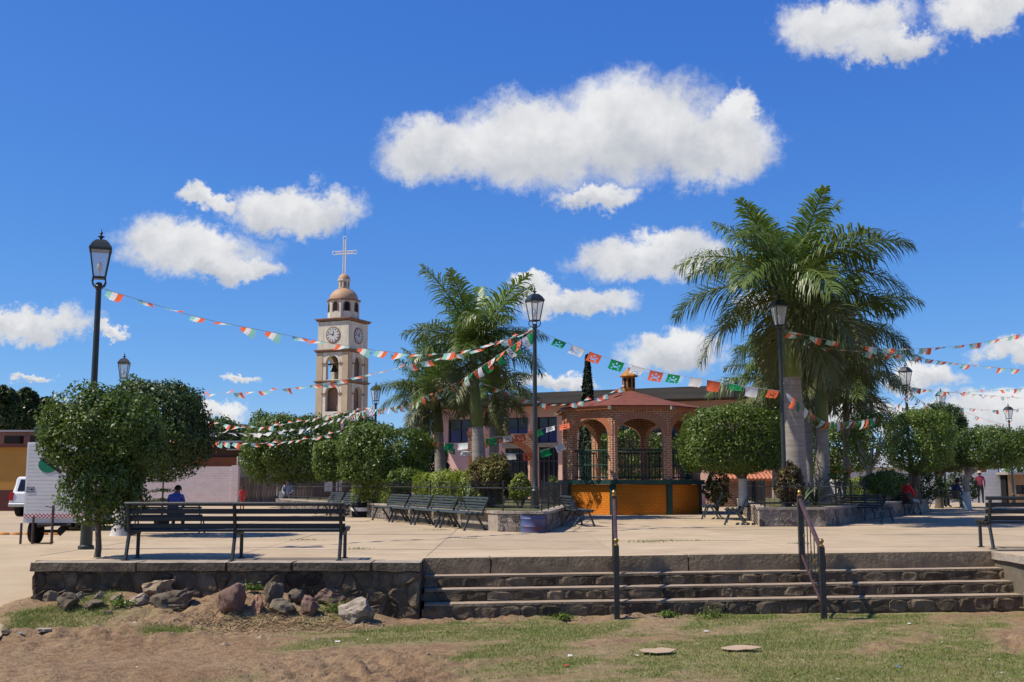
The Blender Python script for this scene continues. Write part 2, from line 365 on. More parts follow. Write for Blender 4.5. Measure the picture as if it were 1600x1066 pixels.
def crown_mesh(name, half, mats, n, leaf, parent, seed=1, power=3.0, lump=0.12, clumps=90, flat_bottom=False, jitter=0.55, lightfrac=0.25, centre=(0, 0, 0), wfac=0.5):
    """a crown of single leaves gathered in clumps through a shell of the given half sizes"""
    rng = np.random.default_rng(seed); half = np.array(half)
    def surf(d):
        e = np.abs(d / half) ** power
        r = 1.0 / (e.sum(axis=1)) ** (1 / power)
        return r * (1 + lump * sinnoise(d * 2.2, seed, 2.0))
    cd = rng.normal(size=(clumps, 3)) * half; cd /= np.linalg.norm(cd, axis=1)[:, None]
    if flat_bottom: cd[:, 2] = np.where(cd[:, 2] < -0.55, -cd[:, 2], cd[:, 2])
    cr = surf(cd) * (0.84 + 0.12 * rng.random(clumps)); cc = cd * cr[:, None]
    n1 = int(n * 0.45); k = rng.integers(0, clumps, n1)
    sig = 0.13 * float(half.mean()) * (0.7 + 0.7 * rng.random(clumps))
    off = rng.normal(size=(n1, 3)); off /= np.linalg.norm(off, axis=1)[:, None]; off *= (rng.random(n1) ** 0.45)[:, None] * 1.5
    p1 = cc[k] + off * sig[k][:, None]; nr1 = off * 0.7 + cd[k]
    n2 = n - n1; d2 = rng.normal(size=(n2, 3)) * half; d2 /= np.linalg.norm(d2, axis=1)[:, None]
    r2 = surf(d2) * (0.62 + 0.38 * rng.random(n2) ** 0.45); p2 = d2 * r2[:, None]
    pos = np.concatenate([p1, p2]); nrm = np.concatenate([nr1, d2]); nrm[:, 2] += 0.35
    nrm /= np.linalg.norm(nrm, axis=1)[:, None] + 1e-9
    V, F = leaves(pos, nrm, leaf, leaf * wfac, jitter, rng)
    mi = np.concatenate([(rng.random(clumps) < lightfrac).astype(int)[k], (rng.random(n2) < lightfrac * 0.6).astype(int)])
    return fast(name, V + np.array(centre), F, mats, parent, mi)
# ------------------------------------------------------------------ ground
ZD = -0.79
Yw = G(350, 879).y; XwL = G(50, 879).x; XwR = G(655, 879).x
A = G(662, 872); B = G(1553, 861, 0.06)
def zp(x, y): return 0.06 * min(1, max(0, (x - 1) / 7)) * min(1, max(0, (24 - y) / 5))
def leftedge(y): return XwL - 0.36 * max(0, y - Yw)
def gmask(x, y):
    """how much grass grows at a place (0..1), arrays"""
    p = np.stack([x, y, np.zeros_like(x)], axis=1)
    n = sinnoise(p, 5, 1.1, 4) * 0.9 + sinnoise(p, 9, 5.0, 3) * 0.55
    bias = np.clip((x + 1.6) / 2.2, 0, 1) * 0.86 - 0.50
    bias = bias - np.clip((x - 3.2) / 3.0, 0, 1) * 0.16 + np.clip((y - 12) / 3, -0.6, 1) * 0.14
    corner = np.exp(-(((x + 6.2) / 1.0) ** 2 + ((y - 15.35) / 0.6) ** 2)) * 1.7 + np.exp(-(((x + 4.6) / 0.35) ** 2 + ((y - 14.75) / 0.3) ** 2)) * 1.2
    strip = np.exp(-((y - 15.9) / 0.35) ** 2) * (x > -1) * -0.2
    return np.clip((n + bias + corner + strip) * 1.6 + 0.35, 0, 1)
def relief(x, y):
    p = np.stack([x, y, np.zeros_like(x)], axis=1)
    h = 0.022 * sinnoise(p, 21, 1.3, 3) + (0.022 * sinnoise(p, 22, 6.0, 4) + 0.016 * sinnoise(p, 23, 19.0, 3) * (0.4 + sinnoise(p, 24, 1.2, 2) ** 2 * 2)) * (1.35 - gmask(x, y))
    sm = lambda t: np.clip(t, 0, 1) ** 2 * (3 - 2 * np.clip(t, 0, 1))
    h += 0.36 * sm((y - 14.85) / 1.25) * sm((-1.55 - x) / 1.3) * sm((x + 7.75) / 0.9) * (0.85 + 0.15 * np.sin(x * 3.1))     # earth banked up against the wall
    h += 0.10 * np.exp(-(((x + 4.15) / 0.75) ** 2 + ((y - 15.65) / 0.35) ** 2)) + 0.06 * np.exp(-(((x + 4.6) / 0.6) ** 2 + ((y - 11.3) / 0.5) ** 2))
    return h
def gz(x, y): return ZD + float(relief(np.array([x], dtype=float), np.array([y], dtype=float))[0])
def Gd(px, py):                       # where the ray of a pixel meets the dirt
    d = ray(px, py); y = 9.0; last = None
    while y < Yw - .12:
        t = y / d.y; x = d.x * t; z = CAMZ + d.z * t
        if z <= gz(x, y): return Vector((x, y, gz(x, y)))
        y += .03
    t = (Yw - .12) / d.y; x = d.x * t; return Vector((x, Yw - .12, gz(x, Yw - .12)))
def build_ground():
    fx = np.arange(-9.5, 10.01, 0.05); fy = np.arange(8.5, 17.6, 0.045)
    xs = np.concatenate([[-3000, -600, -120, -40, -15], fx, [14, 40, 120, 600, 3000]])
    ys = np.concatenate([[-300, -40, 0, 5], fy, [19, 40, 150, 700, 4000]])
    X, Y = np.meshgrid(xs, ys); x = X.ravel(); y = Y.ravel()
    near = ((x > -9.6) & (x < 10.1) & (y > 8.4) & (y < 17.7))
    z = np.full(len(x), ZD); z[near] += relief(x[near], y[near])
    nx, ny = len(xs), len(ys); i = np.arange(nx * ny).reshape(ny, nx)
    F = np.stack([i[:-1, :-1].ravel(), i[:-1, 1:].ravel(), i[1:, 1:].ravel(), i[1:, :-1].ravel()], axis=1)
    m = bpy.data.materials.new('dirt'); m.use_nodes = True; nt = m.node_tree; N = nt.nodes.new; L = nt.links.new
    b = nt.nodes['Principled BSDF']; b.inputs['Roughness'].default_value = 0.95; b.inputs['Specular IOR Level'].default_value = 0.1
    tc = N('ShaderNodeTexCoord')
    def noise(s, d, r=0.65):
        n = N('ShaderNodeTexNoise'); n.inputs['Scale'].default_value = s; n.inputs['Detail'].default_value = d; n.inputs['Roughness'].default_value = r
        L(tc.outputs['Object'], n.inputs['Vector']); return n
    def mixc(fac, a, c):
        x = N('ShaderNodeMix'); x.data_type = 'RGBA'; L(fac, x.inputs['Factor'])
        for k, v in (('A', a), ('B', c)):
            if isinstance(v, tuple): x.inputs[k].default_value = (*v, 1)
            else: L(v, x.inputs[k])
        return x.outputs['Result']
    def mr(v, a, c):
        x = N('ShaderNodeMapRange'); x.inputs['From Min'].default_value = a; x.inputs['From Max'].default_value = c; L(v, x.inputs['Value']); return x.outputs[0]
    base = mixc(mr(noise(0.7, 6).outputs['Fac'], 0.35, 0.65), (0.285, 0.178, 0.096), (0.37, 0.258, 0.15))
    base = mixc(mr(noise(11, 10, 0.8).outputs['Fac'], 0.44, 0.62), base, (0.17, 0.107, 0.062))
    base = mixc(mr(noise(60, 3).outputs['Fac'], 0.60, 0.70), base, (0.37, 0.28, 0.19))
    at = N('ShaderNodeAttribute'); at.attribute_name = 'grass'
    dry = mixc(mr(noise(6, 5).outputs['Fac'], 0.4, 0.6), (0.17, 0.185, 0.06), (0.33, 0.265, 0.14))
    sp = N('ShaderNodeSeparateColor'); L(at.outputs['Color'], sp.inputs[0])
    col = mixc(sp.outputs[0], base, dry); L(col, b.inputs['Base Color'])
    bp = N('ShaderNodeBump'); bp.inputs['Strength'].default_value = 0.9; bp.inputs['Distance'].default_value = 0.05
    L(noise(28, 8, 0.7).outputs['Fac'], bp.inputs['Height']); L(bp.outputs[0], b.inputs['Normal'])
    o = struct(fast('ground', np.stack([x, y, z], axis=1), F, m, smooth=True))
    g = np.zeros(len(x)); g[near] = gmask(x[near], y[near]) * 0.85
    ca = o.data.color_attributes.new('grass', 'FLOAT_COLOR', 'POINT')
    ca.data.foreach_set('color', np.repeat(g, 4).astype(np.float32)); return o
build_ground()

def build_grass():
    rng = np.random.default_rng(3); n = 900000
    x = rng.uniform(-9, 9.5, n); y = rng.uniform(9.5, 16.5, n)
    keep = rng.random(n) < np.clip(gmask(x, y) - 0.34 + 0.30 * sinnoise(np.stack([x, y, x * 0], 1), 77, 8.0, 3), 0, 1) ** 1.3 * 0.85
    keep &= ~((y > Yw - 0.02) & (x < XwR + 0.1))
    x, y = x[keep], y[keep]; n = len(x); z = ZD + relief(x, y) - 0.004
    g = gmask(x, y)
    h = (0.009 + 0.016 * rng.random(n)) * (0.6 + 0.8 * g) * np.where((x < -3.5) | (rng.random(n) < 0.04), 2.2, 1); a = rng.random(n) * 6.28; w = 0.0028 + 0.003 * rng.random(n)
    dx, dy = np.cos(a) * w, np.sin(a) * w; lx, ly = rng.normal(size=n) * h * 0.6, rng.normal(size=n) * h * 0.6
    V = np.stack([np.stack([x - dx, y - dy, z], 1), np.stack([x + dx, y + dy, z], 1), np.stack([x + lx, y + ly, z + h], 1)], axis=1).reshape(-1, 3)
    tag(stuff(fast('grass', V, np.arange(3 * n).reshape(n, 3), M_grass)), 'short patchy grass growing on the brown dirt before the steps', 'grass')
    # dry straw by the rocks
    n = 900; px = rng.normal(-3.2, 0.75, n); py = rng.normal(15.1, 0.22, n); pz = ZD + relief(px, py) + 0.012 + 0.02 * rng.random(n)
    a = rng.normal(0.2, 0.9, n); l = 0.06 + 0.12 * rng.random(n); w = 0.004
    d = np.stack([np.cos(a) * l, np.sin(a) * l, rng.normal(size=n) * 0.02], 1); s = np.stack([-np.sin(a) * w, np.cos(a) * w, np.zeros(n)], 1)
    p = np.stack([px, py, pz], 1); V = np.stack([p - d - s, p + d - s, p + d + s, p - d + s], axis=1).reshape(-1, 3)
    tag(stuff(fast('dry_straw', V, np.arange(4 * n).reshape(n, 4), M_straw)), 'dry straw strewn over the dirt beside the loose rocks', 'straw')
    # pebbles and crumbs of earth
    mb = MB(); n = 2600
    for _ in range(n):
        x = random.uniform(-7, 7.5); y = random.uniform(9.8, 15.9); r = 0.006 + 0.022 * random.random() ** 4
        if x < -0.5: r *= 1.25 + (1.6 if random.random() < .05 else 0)
        q = [(x + r * random.uniform(.7, 1.3), y, 0), (x, y + r, 0), (x - r * random.uniform(.7, 1.3), y, 0), (x, y - r, 0)]
        mb.add([(a_, b_, 0) for a_, b_, _c in q] + [(x, y, r * random.uniform(.35, .65))], [(0, 1, 4), (1, 2, 4), (2, 3, 4), (3, 0, 4)])
    V = np.array(mb.v); V[:, 2] += ZD + relief(V[:, 0].copy(), V[:, 1].copy()) - 0.002
    mb.v = [tuple(v) for v in V]
    tag(stuff(mb.build('pebbles', mat('pebble', (0.34, 0.25, 0.165), 0.95, (0.17, 0.12, 0.08), 1.7, spec=.05), uv=False)), 'small pebbles and crumbs of earth scattered on the dirt', 'pebbles')
    # scraps of litter
    mb = MB()
    for k in range(34):
        x = random.uniform(-6.5, 7); y = random.uniform(10.2, 15.6); l = random.uniform(0.010, 0.035); w = l * random.uniform(.25, .8); a = random.random() * 3.14
        c, s = math.cos(a), math.sin(a); m = random.choice([0, 0, 0, 0, 1, 2, 3])
        zs = [ZD + 0.006 + float(v) for v in relief(np.full(4, x), np.full(4, y))]
        mb.add([(x + c * i * l - s * j * w, y + s * i * l + c * j * w, zs[0] + 0.004 + 0.02 * random.random()) for i, j in ((-1, -1), (1, -1), (1, 1), (-1, 1))], [(0, 1, 2), (0, 2, 3)], m)
    tag(stuff(mb.build('litter', [mat('paper_scrap', (0.62, 0.60, 0.56), 0.8), mat('red_scrap', (0.55, 0.05, 0.04), 0.6), mat('blue_scrap', (0.08, 0.28, 0.5), 0.6), mat('green_scrap', (0.03, 0.3, 0.14), 0.6)], uv=False)),
        'tiny scraps of paper and plastic litter on the dirt', 'litter')
build_grass()

def build_street():
    ys = [11, 13, 15, 16.2, 18, 20, 22, 24, 26, 30, 40, 60, 90, 220]; zs = [-.78, -.76, -.73, -.70, -.62, -.53, -.45, -.37, -.31, -.30, -.30, -.28, -.2, -.2]
    V = []; xs = [0, .3, 1, 2.5, 6, 15, 60, 200]
    for y, z in zip(ys, zs):
        xr = -6.75 - 0.33 * (y - 15) if y < 16 else leftedge(y) + 0.35
        for dx in xs: V.append((xr - dx, y, z - (0.05 if dx == 0 and y < 17 else 0)))
    n = len(xs); F = [(j * n + i, j * n + i + 1, (j + 1) * n + i + 1, (j + 1) * n + i) for j in range(len(ys) - 1) for i in range(n - 1)]
    struct(fast('street', np.array(V), np.array(F), M_street, smooth=True))
    struct(MB().box((60, 140, -0.6), (460, 153, 1.0)).build('back_street', M_street))
build_street()

# ------------------------------------------------------------------ plaza paving
plaza = MB().prism([(XwL + .05, Yw + .06), (XwR - .05, Yw + .06), (XwR - .05, A.y + .06), (B.x, B.y + .06), (B.x + .06, 14.8), (42, 14.8), (42, 64), (leftedge(64), 64)], -1.2, -0.018).build('plaza', M_joint)
struct(plaza)
def build_slabs():
    xs = [XwR - 3.05 * k for k in range(7, 0, -1)] + [XwR + 3.05 * k for k in range(0, 14)]
    ys = [Yw + .3 + 2.75 * k for k in range(0, 18)]
    u = (B - A); u.z = 0; u.normalize(); nx, ny = u.y, -u.x
    for i in range(len(xs) - 1):
        for j in range(len(ys) - 1):
            g = 0.007
            poly = [(xs[i] + g, ys[j] + g), (xs[i + 1] - g, ys[j] + g), (xs[i + 1] - g, ys[j + 1] - g), (xs[i] + g, ys[j + 1] - g)]
            if xs[i] < XwR - .01: poly = clip_poly(poly, 0, -1, -(Yw + .437))
            elif xs[i] < B.x + .2: poly = clip_poly(poly, nx, ny, nx * A.x + ny * A.y - .40)
            poly = clip_poly(poly, -1, -.36, -(XwL + .36 * Yw) - .02)
            if len(poly) < 3: continue
            n = len(poly); dz = random.uniform(-.003, .003)
            V = [(p[0], p[1], -0.03) for p in poly] + [(p[0], p[1], zp(*p) + dz) for p in poly]
            mb = MB().add(V, [tuple(range(n, 2 * n))] + [(k, (k + 1) % n, n + (k + 1) % n, n + k) for k in range(n)])
            mb.build('slab', M_conc, plaza, uv=False)
build_slabs()
def joint_weeds():
    rng = np.random.default_rng(8); V = []; 
    spots = [(1040, 846, .9), (690, 829, .45), (480, 844, .4), (420, 838, .3), (1250, 852, .3), (735, 842, .3), (1010, 848, .5), (560, 858, .25)]
    for (px, py, l) in spots:
        c = G(px, py); n = int(260 * l); x = c.x + rng.normal(size=n) * l * .45; y = c.y + rng.normal(size=n) * .05; h = .015 + .03 * rng.random(n); a = rng.random(n) * 6.28; w = .006
        z = np.array([zp(q, r) for q, r in zip(x, y)])
        V.append(np.stack([np.stack([x - np.cos(a) * w, y - np.sin(a) * w, z], 1), np.stack([x + np.cos(a) * w, y + np.sin(a) * w, z], 1), np.stack([x + rng.normal(size=n) * .012, y + rng.normal(size=n) * .012, z + h], 1)], axis=1).reshape(-1, 3))
    V = np.concatenate(V); tag(stuff(fast('joint_grass', V, np.arange(len(V)).reshape(-1, 3), M_grass)), 'thin grass sprouting from cracks in the plaza paving', 'grass')
joint_weeds()

# ------------------------------------------------------------------ stone facings
def stone_facing(parent, o, u, length, z0, z1, cu, cz, mt, seed, gap=0.018, depth=0.03, name='stone', jit=0.38):
    """separate rounded stones over a vertical face: o start point, u unit direction along the face; outward normal is (u.y,-u.x)"""
    rnd = random.Random(seed); u = Vector(u); nv = Vector((u.y, -u.x, 0)); o = Vector(o)
    nu = max(1, round(length / cu)); nz = max(1, round((z1 - z0) / cz)); cu = length / nu; cz = (z1 - z0) / nz
    pts = []
    for r in range(nz):
        for c in range(nu):
            pts.append(((c + .5 + (0.5 * (r % 2) - .25) * (nz > 1) + rnd.uniform(-jit, jit)) * cu, z0 + (r + .5 + rnd.uniform(-jit, jit) * (0.8 if nz > 1 else 0.25)) * cz))
    for i, (a, b) in enumerate(pts):
        poly = [(0, z0), (length, z0), (length, z1), (0, z1)]
        for k, (c, d) in enumerate(pts):
            if k == i or abs(c - a) > 3 * cu or abs(d - b) > 3 * cz: continue
            nx, ny = c - a, d - b; l = math.hypot(nx, ny)
            if l < 1e-6: continue
            nx /= l; ny /= l; poly = clip_poly(poly, nx, ny, nx * (a + c) / 2 + ny * (b + d) / 2 - gap * rnd.uniform(.1, .7))
            if len(poly) < 3: break
        if len(poly) < 3: continue
        q = []
        for k in range(len(poly)):
            s, e = poly[k], poly[(k + 1) % len(poly)]
            q += [(s[0] * .78 + e[0] * .22, s[1] * .78 + e[1] * .22), (s[0] * .22 + e[0] * .78, s[1] * .22 + e[1] * .78)]
        q = [p for k, p in enumerate(q) if math.hypot(p[0] - q[k - 1][0], p[1] - q[k - 1][1]) > 0.006]
        if len(q) < 3: continue
        mx = sum(p[0] for p in q) / len(q); mz = sum(p[1] for p in q) / len(q); n = len(q)
        dd = depth * rnd.uniform(.5, 1.5); tilt = rnd.uniform(-.3, .3)
        V = []
        for sc, dp in ((1.0, -0.03), (0.985, dd * .6), (0.72, dd)):
            for p in q:
                w = dp + (0 if dp < 0 else rnd.uniform(-.6, .6) * depth + tilt * (p[0] - mx) * .3)
                V.append(o + u * (mx + (p[0] - mx) * sc) + nv * w + Vector((0, 0, mz + (p[1] - mz) * sc)))
        F = [(r * n + k, r * n + (k + 1) % n, (r + 1) * n + (k + 1) % n, (r + 1) * n + k) for r in range(2) for k in range(n)] + [tuple(range(2 * n, 3 * n))]
        MB().add(V, F).build(name, mt, parent, uv=False)
def rough_block(name, c, d, mats, parent, amp=0.012, seed=0, seg=0.12, top=None):
    """a cast or hewn block with worn uneven faces; slot 1 goes on top"""
    bm = bmesh.new(); bmesh.ops.create_cube(bm, size=1.0)
    nx, ny, nz = [max(1, min(24, int(round(v / seg)))) for v in d]
    for ax, k in ((0, nx), (1, ny), (2, nz)):
        if k < 2: continue
        for t in range(1, k):
            pos = -0.5 + t / k; co = [0, 0, 0]; co[ax] = pos; no = [0, 0, 0]; no[ax] = 1
            bmesh.ops.bisect_plane(bm, geom=bm.verts[:] + bm.edges[:] + bm.faces[:], plane_co=co, plane_no=no)
    for v in bm.verts:
        p = Vector((v.co.x * d[0], v.co.y * d[1], v.co.z * d[2]))
        q = p + Vector(c) + Vector((seed * 3.7, seed, 0)); nv = mnoise.noise_vector(q * 4.0) * amp + mnoise.noise_vector(q * 13.0) * amp * 0.6
        edge = sum(abs(abs(a) - .5) < 1e-4 for a in v.co)
        if edge >= 2: nv -= Vector((math.copysign(1, v.co.x) * (abs(abs(v.co.x) - .5) < 1e-4), math.copysign(1, v.co.y) * (abs(abs(v.co.y) - .5) < 1e-4), math.copysign(1, v.co.z) * (abs(abs(v.co.z) - .5) < 1e-4))) * amp * 0.7
        if abs(v.co.z - .5) < 1e-4: nv.z *= 0.25
        v.co = p + nv + Vector(c)
    me = bpy.data.meshes.new(name); bm.to_mesh(me); bm.free()
    for mm in mats: me.materials.append(mm)
    if len(mats) > 1:
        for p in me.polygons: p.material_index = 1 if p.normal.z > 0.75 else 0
    me.polygons.foreach_set('use_smooth', [True] * len(me.polygons))
    try: me.set_sharp_from_angle(angle=R(50))
    except Exception: pass
    o = bpy.data.objects.new(name, me); return link(o, parent)

M_tread = mat('tread_dust', (0.36, 0.285, 0.215), 0.95, (0.27, 0.21, 0.155), 3, 0.5, 25, spec=0.1)
wall = thing('retaining_wall', 'low dark rubble retaining wall with concrete cap left of the steps', 'wall', (0, 0, 0))
MB().box(((XwL + XwR) / 2, Yw + .24, -.6), (XwR - XwL - .05, .40, .93)).build('mortar', M_mortar, wall)
MB().box((XwR - .12, (Yw + A.y) / 2 + .3, -.6), (.19, A.y - Yw + .5, .93)).build('mortar', M_mortar, wall)
stone_facing(wall, (XwL, Yw + .04, 0), (1, 0, 0), XwR - XwL, -.86, -.14, .27, .22, M_stone, 11)
stone_facing(wall, (XwR - .03, Yw + .05, 0), (0, 1, 0), A.y - Yw + .25, -.86, -.14, .26, .22, M_stone, 12)
stone_facing(wall, (XwL + .03, Yw + 1.4, 0), (0, -1, 0), 1.36, -.8, -.14, .26, .22, M_stone, 13)
x = XwL - .03; lens = [1.55, 1.3, 0.95, 1.15, XwR + .03 - (XwL - .03) - 4.95]
for k, l in enumerate(lens):
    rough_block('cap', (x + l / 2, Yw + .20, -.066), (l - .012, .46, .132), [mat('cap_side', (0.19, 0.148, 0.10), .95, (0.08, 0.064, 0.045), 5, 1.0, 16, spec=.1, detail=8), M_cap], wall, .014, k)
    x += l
MB().box((XwL + .22, Yw + 1.7, -.5), (.5, 2.6, .98)).build('mortar', M_mortar, wall)

uAB = Vector((B.x - A.x, B.y - A.y, 0)); LAB = uAB.length
steps = thing('stone_steps', 'broad flight of worn stone steps up to the plaza', 'steps', (A.x, A.y, 0), math.atan2(uAB.y, uAB.x))
steps.rotation_euler.y = -math.atan(.06 / LAB)
TR = 0.30; zt = [0.0, -0.25, -0.425, -0.60]
x = -.02; k = 0
for l in (1.05, 3.1, 2.2, LAB + .12 - 6.35):
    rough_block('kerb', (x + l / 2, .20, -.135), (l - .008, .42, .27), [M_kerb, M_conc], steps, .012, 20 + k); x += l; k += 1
for k in (1, 2, 3):
    st = MB().box((LAB / 2 + .05 * k, .15 - TR * k / 2 + .02, (zt[k] - 1.1) / 2 - .02), (LAB + .1 * k, TR * k + .30, 1.1 + zt[k] - .04)).build('step', M_mortar, steps)
    z1 = zt[k] - .035; z0 = zt[k + 1] - .01 if k < 3 else -.83
    stone_facing(st, (-.03, -TR * k + .022, 0), (1, 0, 0), LAB + .1 * k, z0, z1, .34, .18, M_stone, 30 + k, depth=.02, gap=.010, jit=.5)
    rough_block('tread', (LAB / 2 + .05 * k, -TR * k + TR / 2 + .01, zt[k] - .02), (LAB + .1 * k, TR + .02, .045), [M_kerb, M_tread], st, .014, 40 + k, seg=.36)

flank = thing('flank_wall', 'pale stone flank wall closing the right end of the steps', 'wall', (0, 0, 0))
fx = B.x + .02
MB().box((fx + 1.55, (B.y + 14.4) / 2, -.55), (3.0, B.y - 14.4, .96)).build('mortar', M_mortarl, flank)
stone_facing(flank, (fx + .055, B.y + .15, 0), (0, -1, 0), B.y - 14.4, -.86, -.07, .34, .27, M_stone2, 14)
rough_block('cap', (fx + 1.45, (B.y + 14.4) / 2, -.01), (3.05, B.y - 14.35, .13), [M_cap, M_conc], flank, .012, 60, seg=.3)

# ------------------------------------------------------------------ rocks on the dirt
def rock(label, px, py, wpx, hpx, m, seed, dfac=0.75, flat=0.0, rot=0.0):
    p = Gd(px, py + hpx / 2); s = p.y / FPX; w, h = wpx * s, hpx * s * 1.25
    bm = bmesh.new(); bmesh.ops.create_icosphere(bm, subdivisions=4, radius=1.0); rnd = random.Random(seed)
    planes = []
    for _ in range(16):
        d = Vector((rnd.gauss(0, 1), rnd.gauss(0, 1), rnd.gauss(0, .8))).normalized(); planes.append((d, rnd.uniform(.45, .82)))
    for v in bm.verts:
        c = v.co.copy()
        for d, l in planes:
            t = c.dot(d)
            if t > l: c -= d * (t - l) * .97
        c += mnoise.noise_vector(c * 1.7 + Vector((seed, 0, 0))) * .20 + mnoise.noise_vector(c * 4.5 + Vector((seed, 3, 0))) * .085 + mnoise.noise_vector(c * 11 + Vector((seed, 3, 5))) * .03
        v.co = Vector((c.x * w * .56, c.y * w * .5 * dfac, c.z * h * .55))
    me = bpy.data.meshes.new('rock'); bm.to_mesh(me); bm.free(); me.materials.append(m)
    me.polygons.foreach_set('use_smooth', [True] * len(me.polygons))
    try: me.set_sharp_from_angle(angle=R(28))
    except Exception: pass
    o = bpy.data.objects.new('rock', me); link(o); o.location = (p.x, p.y + .03, p.z + h * .24); o.rotation_euler = (0, rot, rnd.uniform(-.4, .4))
    tag(o, label, 'rock', 'loose rocks at the foot of the retaining wall')
RK = lambda n, a, b: mat(n, a, 0.92, b, 5, 1.0, 14, spec=0.15, detail=8)
RG = RK('rock_grey', (0.24, 0.19, 0.135), (0.12, 0.097, 0.072)); RD = RK('rock_dark', (0.19, 0.15, 0.105), (0.075, 0.06, 0.044)); RT = RK('rock_tan', (0.36, 0.27, 0.17), (0.22, 0.165, 0.11))
RR = RK('rock_red', (0.23, 0.14, 0.105), (0.12, 0.08, 0.062)); RP = RK('rock_rust', (0.36, 0.20, 0.135), (0.24, 0.14, 0.095)); RW = RK('rock_white', (0.44, 0.37, 0.28), (0.15, 0.115, 0.09)); RO = RK('rock_olive', (0.20, 0.165, 0.115), (0.11, 0.09, 0.065))
rock('small grey rock in the grass at the wall end', 82, 929, 28, 17, RG, 1)
rock('dark grey grooved rock in the grass patch', 105, 941, 38, 27, RD, 2)
rock('small tan rock leaning on the wall behind the grooved rock', 124, 931, 22, 14, RO, 3)
rock('little upright grey rock against the wall', 152, 931, 20, 15, RG, 4)
rock('long flat dark rock lying on the dirt', 149, 943, 44, 13, RD, 5)
rock('rounded grey rock behind a tuft of grass', 181, 935, 32, 18, RG, 6)
rock('flat pale beige rock under the tan boulder', 217, 937, 38, 15, RW, 7)
rock('big slanting tan boulder leaning on the wall', 243, 917, 66, 36, RT, 8, rot=-.35)
rock('broad blue-grey boulder beside the tan boulder', 272, 929, 78, 30, RD, 9)
rock('blocky red-brown boulder by the earth mound', 364, 934, 56, 40, RR, 10)
rock('small rust-red pointed rock', 402, 943, 28, 26, RP, 11)
rock('flat olive-grey rock between rust-red and purple rocks', 440, 949, 54, 22, RO, 12)
rock('purple-brown angular rock next to the white rock', 481, 946, 38, 30, RR, 13)
rock('reddish rock behind the weeds against the wall', 514, 932, 56, 28, RR, 14)
rock('whitish pitted rock standing free on the dirt', 559, 950, 74, 40, RW, 15)
rock('upright dark slab of stone against the wall', 425, 925, 34, 38, RD, 16)
rock('dark round stone at the wall behind the olive rock', 462, 931, 30, 22, RD, 17)
rock('small pale stone half sunk in the dirt', 167, 958, 16, 8, RG, 18)
rock('grey-green clod at the edge of the concrete', 8, 988, 22, 12, RD, 19)
def flat_piece(name, label, cat, px, py, wpx, dep, m, seed, th=0.006):
    p = Gd(px, py); rnd = random.Random(seed); w = wpx * p.y / FPX / 2; n = 14
    poly = [(w * math.cos(2 * PI * k / n) * rnd.uniform(.72, 1.12), dep * math.sin(2 * PI * k / n) * rnd.uniform(.55, 1.15)) for k in range(n)]
    o = MB().prism(poly, 0, th).build(name, m, None); o.location = (p.x, p.y, p.z + .03); o.rotation_euler = (R(4), R(rnd.uniform(-3, 3)), 0)
    tag(o, label, cat)
M_card = mat('cardboard', (0.42, 0.31, 0.205), 0.9, (0.34, 0.245, 0.16), 5)
flat_piece('cardboard', 'oval piece of brown cardboard lying on the grass', 'cardboard', 1029, 1022, 62, .16, M_card, 1)
flat_piece('cardboard', 'longer tan piece of cardboard with one pointed end', 'cardboard', 1157, 1017, 62, .13, M_card, 6)
flat_piece('stone_plate', 'small flat pale slab lying on bare dirt', 'slab', 69, 991, 24, .06, M_cap, 3, .03)
def weed(label, px, py, r, seed, z=None):
    p = Gd(px, py) if z is None else G(px, py, z); t = thing('weed', label, 'weed', p, 0, 'weeds growing at the steps and the wall')
    rng = np.random.default_rng(seed); n = 160
    pos = rng.normal(size=(n, 3)) * np.array([r, r * .5, r * .45]); pos[:, 2] = np.abs(pos[:, 2]) + .02; nr = pos.copy(); nr[:, 2] += r
    nr /= np.linalg.norm(nr, axis=1)[:, None]; V, F = leaves(pos, nr, .06, .024, .5, rng); fast('leaves', V, F, M_leafy, t)
    MB().path([(0, 0, -.03), (r * .2, 0, r * .4), (r * .1, 0, r * .9)], [.006, .005, .003], 5).build('stem', M_leafy, t, uv=False)
weed('leafy weed at the foot of the lowest step between the handrails', 1112, 950, .13, 1)
weed('small weed sprouting in the steps beside the dark handrail post', 1045, 952, .08, 2)
weed('low weed against the lowest step right of the single post', 880, 955, .08, 3)
weed('weed growing between the reddish and the white rock', 522, 958, .14, 4)
weed('tuft of weed before the rounded grey rock', 190, 948, .10, 5)
weed('green weed at the wall behind the rust-red rock', 392, 925, .09, 6)
weed('small plant growing from the second riser near the left end', 796, 908, .06, 7, -.42)
weed('sprig hanging under the kerb near the middle of the steps', 930, 893, .06, 8, -.25)
world.cycles.sampling_method = 'NONE'
